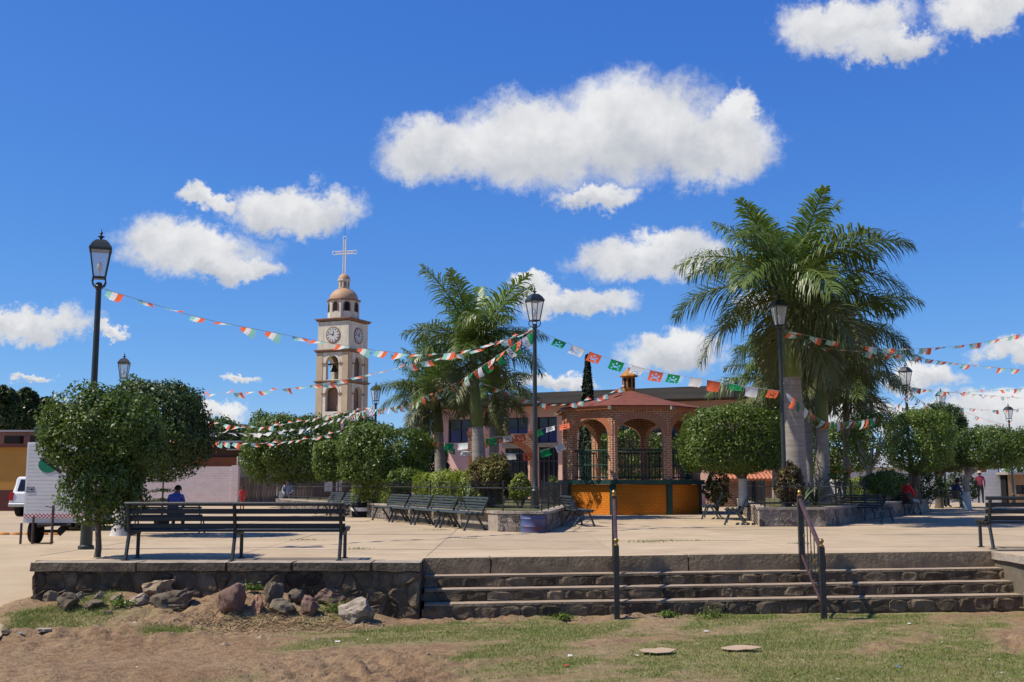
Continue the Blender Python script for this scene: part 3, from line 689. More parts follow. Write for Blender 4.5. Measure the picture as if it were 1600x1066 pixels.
# ------------------------------------------------------------------ handrails on the steps
M_rust = mat('worn_rail', (0.035, 0.022, 0.022), 0.4, (0.10, 0.045, 0.035), 7, 0.2, 40, spec=0.5)
M_brass = mat('brass', (0.38, 0.26, 0.08), 0.4, (0.25, 0.16, 0.05), 20, metal=0.7)
def handrail(label, pxl, pyl, pxu):
    lo = Gd(pxl, pyl); X = lo.x; y0 = lo.y
    yl = A.y + (X - A.x) * uAB.y / uAB.x                     # edge of the top kerb at this X
    y1 = yl - 0.09; zu = -0.25
    t = thing('handrail', label, 'handrail', (X, y0, lo.z))
    H0 = 1.02; H1 = 1.02 + (zu - lo.z)
    lz = 0.0
    MB().box((0, 0, H0 / 2 - .05), (.075, .075, H0 + .1)).build('post', M_iron, t)
    MB().lathe([(.03, 0), (.042, .02), (.02, .035), (.018, .05), (.035, .075), (.038, .095), (.02, .12), (.001, .125)], 12, (0, 0, H0)).build('finial', M_brass, t, True)
    dy = y1 - y0; up = H1 + .16
    UX = .09
    MB().box((UX, dy, (zu - lo.z) + (up - (zu - lo.z)) / 2 - .03), (.075, .075, up - (zu - lo.z) + .06)).build('post', M_iron, t)
    MB().lathe([(.03, 0), (.042, .02), (.018, .04), (.034, .07), (.02, .10), (.001, .11)], 12, (UX, dy, up)).build('finial', M_brass, t, True)
    ra = Vector((0, .02, H0 - .04)); rb = Vector((UX, dy - .02, up - .06))
    MB().bar(ra, rb, .055, .07).build('top_rail', M_rust, t)
    la = Vector((0, .02, .16)); lb = Vector((UX, dy - .02, up - .92))
    MB().bar(la, lb, .03, .05).build('bottom_rail', M_rust, t)
    for k in range(1, 6):
        f = k / 6; a = la.lerp(lb, f); b = ra.lerp(rb, f)
        MB().tube(a, b, .008, n=6).build('baluster', M_iron, t, uv=False)
        c = a.lerp(b, .5)
        MB().lathe([(.008, -.03), (.018, 0), (.008, .03)], 8, c).build('collar', M_brass, t, True, uv=False)
handrail('handrail with brass knobs in the middle of the steps', 964, 952, 958)
handrail('rusty handrail with a sloping rail near the flank wall', 1287, 951, 1250)

# ------------------------------------------------------------------ street lamps
def make_lamp():
    t = thing('street_lamp', 'x', 'street lamp')
    H = 5.45; zl = H - .97
    MB().lathe([(.13, 0), (.13, .05), (.10, .07), (.095, .45), (.105, .48), (.07, .52), (.062, .9), (.055, 2.6), (.047, zl - .12), (.047, zl)], 14).build('pole', M_lamp, t, True)
    MB().lathe([(.05, -.05), (.068, -.03), (.068, 0), (.05, .02), (.06, .05), (.03, .07)], 12, (0, 0, zl)).build('collar', M_lamp, t, True)
    zb = zl + .15; wb = .095; zt_ = zb + .47; wt = .165
    for k in range(4):
        a = PI / 4 + k * PI / 2; d = Vector((math.cos(a), math.sin(a), 0)); b = MB()
        b.path([Vector((0, 0, zl - .02)) + d * .03, Vector((0, 0, zl + .01)) + d * .12, Vector((0, 0, zl + .07)) + d * .155, Vector((0, 0, zb + .02)) + d * (wb * 1.41)], [.013] * 4, 6)
        b.build('bracket', M_lamp, t, True, uv=False)
    fr = MB()
    fr.lathe([(wb * 1.2, 0), (wb * 1.55, .01), (wb * 1.55, .03), (wb * 1.42, .035)], 4, (0, 0, zb - .02), rot=PI / 4)
    fr.lathe([(wt * 1.38, 0), (wt * 1.60, .01), (wt * 1.62, .035), (wt * 1.4, .04)], 4, (0, 0, zt_), rot=PI / 4)
    for k in range(4):
        a = PI / 4 + k * PI / 2; d = Vector((math.cos(a), math.sin(a), 0))
        fr.tube(Vector((0, 0, zb)) + d * wb * 1.41, Vector((0, 0, zt_ + .01)) + d * wt * 1.41, .014, n=6)
    fr.build('frame', M_lamp, t)
    for k in range(4):
        a0 = PI / 4 + k * PI / 2; a1 = a0 + PI / 2; c = lambda a, r, z: (math.cos(a) * r, math.sin(a) * r, z)
        MB().add([c(a0, wb * 1.40, zb + .01), c(a1, wb * 1.40, zb + .01), c(a1, wt * 1.40, zt_), c(a0, wt * 1.40, zt_)], [(0, 1, 2, 3)]).build('pane', M_glass, t, uv=False)
    MB().lathe([(wt * 1.62, 0), (wt * 1.5, .03), (wt * 1.15, .10), (wt * .75, .15), (wt * .62, .16), (.03, .17)], 4, (0, 0, zt_ + .035), rot=PI / 4).build('roof', M_lamp, t)
    MB().lathe([(.025, 0), (.02, .03), (.055, .05), (.06, .06), (.018, .075), (.014, .10), (.028, .12), (.022, .14), (.008, .15), (.001, .20)], 10, (0, 0, zt_ + .20)).build('finial', M_lamp, t, True)
    MB().lathe([(.012, 0), (.012, .08), (.04, .12), (.05, .17), (.04, .22), (.012, .26), (.001, .265)], 10, (0, 0, zb + .02)).build('bulb', M_bulb, t, True)
    return t
lampproto = make_lamp(); LAMPS = {}; lamp_used = []
def lamp(key, px, Y, z, label, rot=0.0, top=None):
    t = lampproto if not lamp_used else dup(lampproto)
    lamp_used.append(1); p = P(px, 700, Y)
    t.location = (p.x, Y, z); t.rotation_euler = (0, 0, rot); t['label'] = label; t['group'] = 'street lamps round the plaza'
    if top is not None:                              # taller or shorter posts
        s = (P(px, top, Y).z - z) / 5.45; t.scale = (min(1.05, max(.92, s)),) * 2 + (s,)
    LAMPS[key] = Vector((p.x, Y, z + 4.42 * t.scale.z)); return t
lamp('L1', 142, 19.3, 0, 'tall green-black street lamp beside the little tree and white trailer', R(20), 362)
lamp('L2', 188, 36, 0, 'street lamp rising behind the clipped tree by the trailer', R(10), 553)
lamp('L3', 586, 49, 0, 'street lamp in front of the bell tower and palms', R(30), 597)
lamp('L3b', 534, 70, 0, 'distant street lamp behind the broad ficus near the bell tower', R(5), 652)
lamp('LC', 836, 27.6, .45, 'street lamp in the stone planter behind the blue barrel', R(25), 450)
lamp('LR', 1224, 29.6, .45, 'street lamp standing before the thick palm trunk', R(15), 459)
lamp('L4', 1420, 43, 0, 'street lamp above the pale branched tree', R(35), 567)
lamp('L5', 1474, 56, 0, 'street lamp over the round dark clipped tree', R(12), 607)
lamp('L6', 1579, 60, 0, 'street lamp at the end of the clipped trees by the white wall', R(22), 631)
lamp('LK', 913, 74, 0, 'far street lamp seen through an arch of the bandstand', R(40), 660)

# ------------------------------------------------------------------ benches
def make_bench(L, m, name='bench', nframes=2, h=0.84, seat_h=0.44, nback=4, aframe=True, label='x', thick=.034):
    """local x along the bench, sitter faces -y; back leans to +y"""
    t = thing(name, label, 'bench')
    fr_x = [(-L / 2 + .06) + k * (L - .12) / (nframes - 1) for k in range(nframes)]
    for x in fr_x:
        b = MB()
        if aframe:
            b.bar((x, -.30, 0), (x, -.14, seat_h - .03), .03, .05); b.bar((x, .26, 0), (x, .0, seat_h - .03), .03, .05)
            b.bar((x, -.26, seat_h - .035), (x, .20, seat_h - .045), .03, .045); b.bar((x, .15, seat_h - .06), (x, .33, h - .02), .03, .045)
            b.bar((x, -.32, .008), (x, -.25, .012), .04, .016); b.bar((x, .22, .008), (x, .30, .012), .04, .016)
        else:
            b.bar((x, -.22, 0), (x, -.22, seat_h - .02), .05, .05); b.bar((x, .32, 0), (x, .19, seat_h - .02), .05, .05)
            b.bar((x, -.27, seat_h - .045), (x, .22, seat_h - .045), .045, .05); b.bar((x, .19, seat_h - .05), (x, .30, h - .02), .05, .05)
            b.box((x, -.22, .006), (.09, .09, .012)); b.box((x, .325, .006), (.09, .09, .012))
        b.build('leg_frame', m, t, uv=False)
    ns = 4
    for k in range(ns):
        y = -.25 + k * .43 / (ns - 1)
        MB().bar((-L / 2, y, seat_h), (L / 2, y, seat_h - .0), .085, thick).build('seat_slat', m, t, uv=False)
    z0 = seat_h + .07; z1 = h - .03
    for k in range(nback):
        f = k / (nback - 1); z = z0 + (z1 - z0) * f
        yb = .15 + .18 * (z - seat_h + .06) / (h - seat_h) if aframe else .19 + .11 * (z - seat_h + .05) / (h - seat_h)
        w = .052 if aframe else .075
        o = MB(); hh = w if (k < nback - 1 or aframe) else .06
        o.bar((-L / 2, yb - .035, z), (L / 2, yb - .035, z), thick if not (k == nback - 1 and not aframe) else .07, hh, .3)
        o.build('back_slat', m, t, uv=False)
    if not aframe:
        for x in (-L / 2 + .02, L / 2 - .02):
            MB().bar((x, -.26, seat_h + .03), (x, .18, seat_h + .03), .07, .045).build('arm_end', m, t, uv=False)
    return t
def place(t, p, rz, label, group=None, s=1.0):
    t.location = p; t.rotation_euler = (0, 0, rz); t['label'] = label; t.scale = (s, s, s)
    if group: t['group'] = group
    return t
GB = 'slatted park benches of the plaza'
b1 = make_bench(3.30, M_bench, 'bench', 3, .86, .43, 4, False)
pL = G(363, 876); p1_ = Vector((pL.x, pL.y + .02, 0))
place(b1, (G(190, 876).x * .5 + G(535, 876).x * .5, pL.y - .05 + .0, 0), PI, 'long black slatted bench turned away on top of the retaining wall', GB)
b1.location.y = pL.y + .33
b2 = dup(b1); pr = G(1562, 858, .06); place(b2, (pr.x + 1.52, pr.y + .30, zp(pr.x + 1, pr.y)), PI - .04, 'long dark green bench turned away above the right end of the steps', GB)
bg = make_bench(1.9, M_benchg, 'bench', 2, .80, .42, 5, True)
# the row before the left planter: backs to the planter wall
rowdir = Vector((G(578, 813).x - G(722, 830).x, G(578, 813).y - G(722, 830).y, 0)).normalized()
nrm_l = Vector((-rowdir.y, rowdir.x, 0))
if nrm_l.x > 0: nrm_l = -nrm_l                       # towards the open paving (left)
rz = math.atan2(nrm_l.y, nrm_l.x) + PI / 2           # local -y looks along nrm_l
start = G(740, 829); words = ['nearest the blue barrel', 'second from the blue barrel', 'third from the blue barrel', 'farthest, beside the black pot']
LROW = []
for k in range(4):
    c = start + rowdir * (0.75 + 2.12 * k); t = bg if k == 0 else dup(bg)
    place(t, (c.x, c.y, 0), rz, 'grey-green slatted bench in the planter row, ' + words[k], GB); LROW.append(c)
for k, w in enumerate(['hidden half behind the long black bench, nearer the black pot', 'under the broad ficus, end of the far row', ]):
    c = start + rowdir * (11.6 + 2.3 * k); place(dup(bg), (c.x - .25, c.y, 0), rz, 'grey-green bench ' + w, GB)
c = G(905, 823); place(dup(bg), (c.x, c.y + .75, 0), PI / 2 + .12, 'dark bench seen from its end beside the planter and bandstand', GB)
for k, (px, py, w) in enumerate([(1150, 820, 'nearer the planter corner'), (1112, 811, 'nearer the bandstand')]):
    c = G(px, py); place(dup(bg), (c.x + .12, c.y + .55, 0), -PI / 2 - .22, 'dark slatted bench against the right planter, ' + w, GB)
c = G(1345, 817); place(dup(bg), (c.x + .3, c.y + .9, 0), PI / 2 - .62 + PI / 2 - .35, 'pale slatted empty bench in tree shade by the right planter', GB)
c = G(1410, 806); BR1 = Vector((c.x + .1, c.y + 1.0, 0)); place(dup(bg), BR1, PI - 1.0, 'shaded bench on which the red-shirted person sits', GB)
c = G(1490, 794); BR2 = Vector((c.x, c.y + .6, 0)); place(dup(bg), BR2, PI - 1.15, 'far shaded bench carrying two people with hats', GB)
c = G(236, 838); BL1 = Vector((c.x, c.y + 1.2, 0)); place(dup(bg), BL1, PI, s=.84, label='bench under the clipped tree where the blue-shirted person sits', group=GB)

# ------------------------------------------------------------------ planters
def offset_poly(poly, d):
    n = len(poly); out = []; area = sum(poly[i][0] * poly[(i + 1) % n][1] - poly[(i + 1) % n][0] * poly[i][1] for i in range(n)); s = 1 if area > 0 else -1
    for i in range(n):
        p0, p1, p2 = Vector(poly[i - 1]), Vector(poly[i]), Vector(poly[(i + 1) % n])
        e1 = (p1 - p0).normalized(); e2 = (p2 - p1).normalized(); n1 = Vector((-e1.y, e1.x)) * s; n2 = Vector((-e2.y, e2.x)) * s
        b = (n1 + n2); b = b / max(.3, b.dot(n1)); out.append(tuple(p1 + b * d))
    return out
def planter(label, poly, h, seed, faces, fence=True, cell=.24):
    """poly counter-clockwise seen from above; faces = edges that get stones"""
    t = thing('planter', label, 'planter'); n = len(poly)
    MB().prism(poly, -.05, h - .06).build('core', M_mortarl, t)
    MB().prism(offset_poly(poly, -.03), h - .06, h).build('coping', M_cap, t)
    soil = MB().prism(offset_poly(poly, .28), h - .02, h + .012).build('soil', mat('planter_soil', (0.10, 0.12, 0.035), .95, (0.10, .07, .04), 3, .8, 20), t)
    for i in faces:
        a, b = Vector((*poly[i], 0)), Vector((*poly[(i + 1) % n], 0)); d = (b - a); l = min(d.length, 14); d.normalize()
        big = cell if d.length < 4 else .40
        stone_facing(t, a, d, l, 0.0, h - .07, big, big * .85, M_stone2, seed + i, depth=.018, gap=.035)
    if fence:
        q = offset_poly(poly, .16); f = thing('iron_fence', 'spiked black iron fence on the ' + label.replace('low ', ''), 'fence')
        for i in fence:
            a, b = Vector((*q[i], h)), Vector((*q[(i + 1) % n], h)); d = b - a; l = d.length; d.normalize()
            npan = max(1, round(l / 1.9))
            for k in range(npan):
                p0 = a + d * (l * k / npan); p1 = a + d * (l * (k + 1) / npan)
                MB().box((p0.x, p0.y, h + .36), (.035, .035, .74)).build('post', M_iron, f, uv=False)
                pn = MB(); nb = int((p1 - p0).length / .125)
                for z in (.12, .54): pn.bar(p0 + Vector((0, 0, z)), p1 + Vector((0, 0, z)), .012, .028)
                for j in range(1, nb):
                    c = p0.lerp(p1, j / nb); pn.tube(c + Vector((0, 0, .05)), c + Vector((0, 0, .62)), .006, n=4, caps=False); pn.tube(c + Vector((0, 0, .62)), c + Vector((0, 0, .70)), .013, .001, n=4, caps=False)
                pn.build('bar_panel', M_iron, f, uv=False)
    return t
g2 = lambda px, py: tuple(G(px, py).xy)
PLp = [g2(778, 831), g2(856, 832), g2(896, 812), (2.6, 46.0), (-6.2, 46.5)]
PLp[4] = (PLp[0][0] + rowdir.x * 16.5, PLp[0][1] + rowdir.y * 16.5)
planter('low stone planter with palms left of bandstand', PLp, .48, 100, [0, 1, 4], fence=[0, 1, 4])
PRp = [g2(1187, 823), g2(1290, 823), g2(1452, 799), (18.5, 50), (9.3, 45.5)]
planter('low stone planter with big palms right of bandstand', PRp, .50, 200, [0, 1, 4], fence=[0, 1, 4])
e = start + rowdir * 10.3
P2p = [(e.x + .55, e.y), (e.x + 3.0, e.y + 4.5), (e.x - 4, e.y + 12.5), (e.x - 5.2, e.y + 12)]
planter('far low planter with hedge under the ficus trees', P2p, .45, 300, [3], fence=[3])

# barrel and pot
t = thing('cut_barrel', 'blue cut-down oil barrel with rust beside the planter', 'barrel', G(833, 832) + Vector((0, -.02, 0)))
M_barrel = mat('barrel_paint', (0.03, 0.11, 0.30), .5, (0.15, 0.06, 0.03), 2.4, .2, 30, detail=5)
MB().lathe([(.29, 0), (.295, .01), (.29, .03), (.29, .13), (.302, .145), (.29, .16), (.29, .30), (.302, .315), (.29, .33), (.29, .38), (.30, .39), (.27, .39), (.27, .06)], 28).build('shell', M_barrel, t, True)
MB().lathe([(.268, .28), (.001, .30)], 20).build('soil', mat('barrel_soil', (0.05, .035, .025), .95), t)
t = thing('flower_pot', 'round black pot with a pale band at the end of the bench row', 'pot', G(568, 808))
MB().lathe([(.36, 0), (.40, .03), (.42, .40), (.45, .42), (.45, .48), (.40, .48)], 20).build('pot', M_black, t, True)
MB().lathe([(.425, .20), (.432, .20), (.436, .32), (.428, .32)], 20).build('band', M_white, t, True)
crown_mesh('foliage', (.42, .42, .5), [M_hedge, M_leafy], 1500, .07, t, 5, 3, centre=(0, 0, .85))

# ------------------------------------------------------------------ bandstand
def arch_pts(aw, zs, n=16, pointed=0.0):
    return [(-(aw / 2) * math.cos(PI * k / n), zs + (aw / 2) * math.sin(PI * k / n) * (1 + pointed)) for k in range(n + 1)]
def arch_wall(mb, w, z0, z1, aw, zs, th, zo=None, pointed=0.0, m=None, n=16):
    """wall in the xz plane, outer side at y=0, thickness to y=th, with an arched opening from zo (default z0) up"""
    zo = z0 if zo is None else zo; ap = arch_pts(aw, zs, n, pointed)
    pf = [(-aw / 2, zo)] + ap + [(aw / 2, zo)]
    for y in (0, th):
        if aw < w:
            mb.add([(-w / 2, y, z0), (-aw / 2, y, z0), (-aw / 2, y, zs), (-w / 2, y, zs)], [(0, 1, 2, 3)], m)
            mb.add([(aw / 2, y, z0), (w / 2, y, z0), (w / 2, y, zs), (aw / 2, y, zs)], [(0, 1, 2, 3)], m)
            mb.add([(-w / 2, y, zs), (-aw / 2, y, zs), (-aw / 2, y, z1), (-w / 2, y, z1)], [(0, 1, 2, 3)], m)
            mb.add([(aw / 2, y, zs), (w / 2, y, zs), (w / 2, y, z1), (aw / 2, y, z1)], [(0, 1, 2, 3)], m)
        for k in range(n):
            a, b = ap[k], ap[k + 1]; mb.add([(a[0], y, a[1]), (b[0], y, b[1]), (b[0], y, z1), (a[0], y, z1)], [(0, 1, 2, 3)], m)
        if zo > z0: mb.add([(-aw / 2, y, z0), (aw / 2, y, z0), (aw / 2, y, zo), (-aw / 2, y, zo)], [(0, 1, 2, 3)], m)
    for k in range(len(pf) - 1):
        a, b = pf[k], pf[k + 1]; mb.add([(a[0], 0, a[1]), (b[0], 0, b[1]), (b[0], th, b[1]), (a[0], th, a[1])], [(0, 1, 2, 3)], m)
    for x in (-w / 2, w / 2): mb.add([(x, 0, z0), (x, th, z0), (x, th, z1), (x, 0, z1)], [(0, 1, 2, 3)], m)
    for z in (z0, z1): mb.add([(-w / 2, 0, z), (w / 2, 0, z), (w / 2, th, z), (-w / 2, th, z)], [(0, 1, 2, 3)], m)
def kiosk():
    f = G(997, 805); Rk = 2.72; ap = Rk * math.cos(PI / 8); rot = R(3.0)
    cx, cy = f.x, f.y + ap
    t = thing('bandstand', 'octagonal brick bandstand with orange base and red roof', 'bandstand', (cx, cy, 0), rot)
    zb = P(1000, 757, f.y).z; zl = P(1000, 750, f.y).z; ze = P(1000, 639, f.y).z; zs = P(1000, 672, f.y).z
    w = 2 * Rk * math.sin(PI / 8); zap = P(990, 613, cy).z
    MB().lathe([(Rk - .12, 0), (Rk - .12, zb - .01)], 8, rot=PI / 8).build('base_core', M_orange, t)
    MB().lathe([(Rk - .55, zb - .01), (Rk - .55, zl - .03)], 8, rot=PI / 8).build('floor', M_conc, t)
    for k in range(8):
        a = -PI / 2 + k * PI / 4; d = Vector((math.cos(a), math.sin(a), 0)); e = lambda nm, mb, mt, off, sm=False, **kw: put(mb.build(nm, mt, t, sm, **kw), d * off, a + PI / 2)
        def put(o, p, r): o.location = p; o.rotation_euler = (0, 0, r); return o
        e('base_panel', MB().box((0, .05, zb / 2), (w - .20, .10, zb - .02)), M_orange, ap - .05)
        mb = MB(); wi = w - .06; aw = w * .79; fac = .72; zs = ze - .33 - aw / 2 * fac; lift = aw / 2 * (1 - fac)
        arch_wall(mb, w - .02, zl, ze, aw, zs, .30, pointed=fac - 1); e('arch_wall', mb, M_brick, ap - .05)
        bk = MB(); a_i = [(-(aw / 2) * math.cos(PI * q / 24), zs + (aw / 2) * fac * math.sin(PI * q / 24)) for q in range(25)]; a_o = [(max(-w / 2 + .05, min(w / 2 - .05, -(aw / 2 + .25) * math.cos(PI * q / 24))), zs + (aw / 2 + .25 - lift) * math.sin(PI * q / 24)) for q in range(25)]
        for q in range(24): bk.add([(a_i[q][0], -.005, a_i[q][1]), (a_i[q + 1][0], -.005, a_i[q + 1][1]), (a_o[q + 1][0], -.005, min(ze - .01, a_o[q + 1][1])), (a_o[q][0], -.005, min(ze - .01, a_o[q][1]))], [(0, 1, 2, 3)])
        e('arch_mortar', bk, M_vjoint, ap - .05, uv=False)
        ring = MB(); nb = 31
        for q in range(nb):
            th0 = PI * (q + .14) / nb; th1 = PI * (q + .86) / nb; r0, r1 = aw / 2 + .004, aw / 2 + .25
            if r1 * abs(math.cos((th0 + th1) / 2)) > w / 2 - .06: r1 = (w / 2 - .06) / abs(math.cos((th0 + th1) / 2))
            if r1 < r0 + .03: continue
            pt = lambda r, th, y: (-r * math.cos(th), y, zs + (r - lift) * math.sin(th))
            ring.add([pt(r0, th0, .05), pt(r0, th1, .05), pt(r1, th1, .05), pt(r1, th0, .05), pt(r0, th0, -.016), pt(r0, th1, -.016), pt(r1, th1, -.016), pt(r1, th0, -.016)],
                     [(4, 5, 6, 7), (0, 1, 5, 4), (1, 2, 6, 5), (2, 3, 7, 6), (3, 0, 4, 7)])
        stuff(e('arch_ring', ring, M_vous, ap - .05, uv=False))
        rl = MB(); hr = P(1000, 703, f.y).z
        for z in (zl + .10, zl + .5 * (hr - zl), hr): rl.bar((-aw / 2, .12, z), (aw / 2, .12, z), .03, .035 if z < hr else .06)
        for q in range(1, 13): rl.tube((-aw / 2 + aw * q / 13, .12, zl + .02), (-aw / 2 + aw * q / 13, .12, hr), .016, n=6, caps=False)
        e('railing', rl, M_green, ap - .10, uv=False)
        e('ledge', MB().box((0, 0, (zb + zl) / 2), (w + .06, .34, zl - zb)), M_green, ap - .06)
        e('eave', MB().prism([(-w / 2 - .08, -.19), (w / 2 + .08, -.19), (w / 2 - .02, .16), (-w / 2 + .02, .16)], ze, ze + .10), M_vous, ap - .05)
        av = a + PI / 8; dv = Vector((math.cos(av), math.sin(av), 0))
        put(MB().box((0, 0, zb / 2), (.22, .16, zb)).build('corner_strip', M_green, t), dv * (Rk - .10), av + PI / 2)
        put(MB().box((0, 0, (zl + ze) / 2), (.20, .24, ze - zl)).build('pier', M_brick, t), dv * (Rk - .19), av + PI / 2)
        put(MB().box((0, 0, ze + .03), (.12, .40, .13)).build('corbel', M_cap, t), dv * (Rk + .08), av + PI / 2)
    MB().lathe([(Rk + .20, ze + .09), (Rk + .21, ze + .125), (Rk * .5, ze + .125 + (zap - ze - .125) * .53), (.30, zap + .02), (.26, zap)], 8, rot=PI / 8).build('roof', M_tile, t)
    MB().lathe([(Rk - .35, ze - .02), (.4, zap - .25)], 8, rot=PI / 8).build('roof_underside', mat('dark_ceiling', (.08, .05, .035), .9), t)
    c = thing('x', 'x', 'x'); bpy.data.objects.remove(c)
    zc = P(990, 613, cy).z; z2 = P(990, 589, cy).z; z3 = P(990, 577, cy).z
    cu = MB().lathe([(.25, zc - .05), (.25, z2)], 8, rot=PI / 8).build('cupola', M_cupola, t)
    for k in range(8):
        a = k * PI / 4; MB().box((math.cos(a) * .225, math.sin(a) * .225, (zc + z2) / 2 + .05), (.03, .10, (z2 - zc) * .6), rz=a).build('louvre', M_black, cu)
    MB().lathe([(.37, z2), (.36, z2 + .04), (.20, z2 + .18), (.07, z3 - .02), (.02, z3 + .08)], 8, rot=PI / 8).build('cupola_roof', M_cupola, cu)
    return t
KIOSK = kiosk()
# ------------------------------------------------------------------ clipped ficus trees
def limb(mb, p0, p1, r0, r1, seed, n=5, wob=.06, m=None):
    rnd = random.Random(seed); p0, p1 = Vector(p0), Vector(p1); pts = []
    for k in range(n + 1):
        f = k / n; w = wob * math.sin(PI * f) * (p1 - p0).length
        pts.append(p0.lerp(p1, f) + Vector((rnd.uniform(-w, w), rnd.uniform(-w, w), 0)))
    mb.path(pts, [r0 + (r1 - r0) * k / n for k in range(n + 1)], 8, m)
def ficus(label, Y, x0, x1, y0, y1, tpx=None, leaf=.10, n=9000, zb=0.0, mats=None, power=3.2, seed=1, white=True, tr=.11, lump=.10, depth=None, group='clipped ficus trees', limbs=4, bark=None, clumps=110, lightfrac=.3, name='ficus_tree', paint_h=.75):
    c = P((x0 + x1) / 2, (y0 + y1) / 2, Y); a = P(x0, (y0 + y1) / 2, Y); b = P(x1, (y0 + y1) / 2, Y); tp = P((x0 + x1) / 2, y0, Y); bt = P((x0 + x1) / 2, y1, Y)
    hx = (b.x - a.x) / 2; hz = (tp.z - bt.z) / 2; hy = depth or hx
    tx = P(tpx if tpx else (x0 + x1) / 2, y1, Y).x
    t = thing(name, label, 'tree', (tx, Y, zb), 0, group)
    cz = (tp.z + bt.z) / 2 - zb; cx = c.x - tx
    crown_mesh('crown', (hx, hy, hz), mats or [M_leaf, M_leafy], int(n * 1.5), leaf * .92, t, seed, power, lump, clumps, True, centre=(cx, 0, cz), lightfrac=lightfrac)
    mb = MB(); hb = max(.35, bt.z - zb); rnd = random.Random(seed)
    fork = hb * .8; mb.path([(0, 0, -.05), (.02, .01, hb * .12), (-.01, 0, hb * .45), (.015, 0, fork + .05)], [tr * 1.35, tr * 1.08, tr, tr * .95], 10, 0)
    for k in range(limbs):
        an = 2 * PI * k / limbs + rnd.uniform(-.4, .4)
        limb(mb, (0, 0, fork - .05), (cx * .8 + hx * .55 * math.cos(an), hy * .5 * math.sin(an), cz + hz * rnd.uniform(-.1, .45)), tr * .6, tr * .16, seed * 10 + k, m=0)
    if white: mb.lathe([(tr * 1.42, -.02), (tr * 1.13, hb * .12), (tr * 1.06, min(paint_h, hb * .8))], 10, m=1)
    mb.build('trunk', [bark or M_bark, M_limewash], t, True, uv=False)
    return t
# the little tree on the wall
sm = ficus('small ragged ficus with a thin trunk at the end of the long black bench', 17.2, 63, 258, 614, 748, 157, .075, 11500, 0, [M_leaf, M_leafy], 2.4, 3, False, .042, .26, .8, None, 5, clumps=130, lightfrac=.35)
lo = P(168, 762, 17.2); crown_mesh('crown', (.62, .6, .56), [M_leaf, M_leafy], 6500, .075, sm, 33, 2.3, .28, 80, True, centre=(lo.x - sm.location.x, 0, lo.z), lightfrac=.25)
ficus('dark clipped ficus with whitewashed trunk behind the small ragged ficus', 24.2, 150, 322, 600, 748, 192, .10, 15000, 0, [M_leafd, M_leaf], 3.0, 4, True, .17, .16, 1.1, paint_h=1.1)
ficus('broad bright ficus with thick trunk near the pink brick wall', 51, 382, 528, 648, 756, 447, .16, 14000, 0, [M_leaf, M_leafy], 2.8, 5, True, .30, .2, 2.0, lightfrac=.45)
ficus('small squarish clipped ficus between the two broad ones', 44, 490, 548, 690, 752, 522, .12, 5000, .4, [M_leafy, M_leaf], 4, 6, False, .07)
ficus('wide flat-topped clipped ficus with whitewashed trunk beside the palms', 37, 532, 668, 668, 756, 596, .12, 13000, .45, [M_leaf, M_leafy], 4, 7, True, .16, .12, 1.4, lightfrac=.4, paint_h=1.4)
ficus('clipped ficus hiding the right side of the bandstand', 34.5, 1068, 1226, 640, 738, 1160, .11, 17000, .45, [M_leaf, M_leafy], 3.8, 8, True, .13, .10, 1.5, lightfrac=.28, paint_h=1.3)
ficus('sparse pale-branched ficus with whitewashed trunk by the right planter', 39, 1322, 1402, 648, 728, 1357, .10, 2600, .45, [M_leafy, M_leaf], 2.6, 9, True, .12, .3, 1.0, limbs=9, bark=M_barkl, paint_h=1.0)
ficus('olive-green flat-topped ficus next to the pale-branched one', 42, 1388, 1482, 644, 738, 1430, .11, 9000, .45, [M_leafy, M_leaf], 3.4, 10, False, .15, .12, 1.5, lightfrac=.25)
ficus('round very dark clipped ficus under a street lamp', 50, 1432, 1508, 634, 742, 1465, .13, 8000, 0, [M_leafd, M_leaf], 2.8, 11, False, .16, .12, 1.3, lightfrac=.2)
ficus('long box-clipped ficus shading the seated people', 47, 1490, 1596, 672, 732, 1508, .12, 11000, 0, [M_leaf, M_leafy], 4, 12, True, .15, .10, 1.8, bark=M_barkl, lightfrac=.25)
ficus('clipped ficus behind the middle of the bandstand', 58, 925, 1065, 672, 748, 985, .16, 8000, 0, [M_leaf, M_leafy], 3, 13, True, .15, .18, 2.0, lightfrac=.4)
ficus('green clipped ficus behind the big palm trunks', 52, 1236, 1350, 664, 745, 1290, .15, 8000, 0, [M_leaf, M_leafy], 3, 14, False, .15, .15, 2.0)
ficus('half hidden ficus right of the bandstand by the tiled roof', 56, 1185, 1240, 700, 760, 1210, .14, 3500, 0, [M_leaf, M_leafy], 2.8, 15, False, .12)
ficus('dark ficus in the gap behind the left palms', 44, 632, 700, 690, 762, 665, .13, 5000, 0, [M_leafd, M_leaf], 2.8, 16, False, .14)
ficus('loose grey-green tree at the end of the white wall', 66, 1570, 1640, 690, 760, 1606, .17, 3500, 0, [M_leafy, M_leaf], 2.4, 17, False, .14, .25)

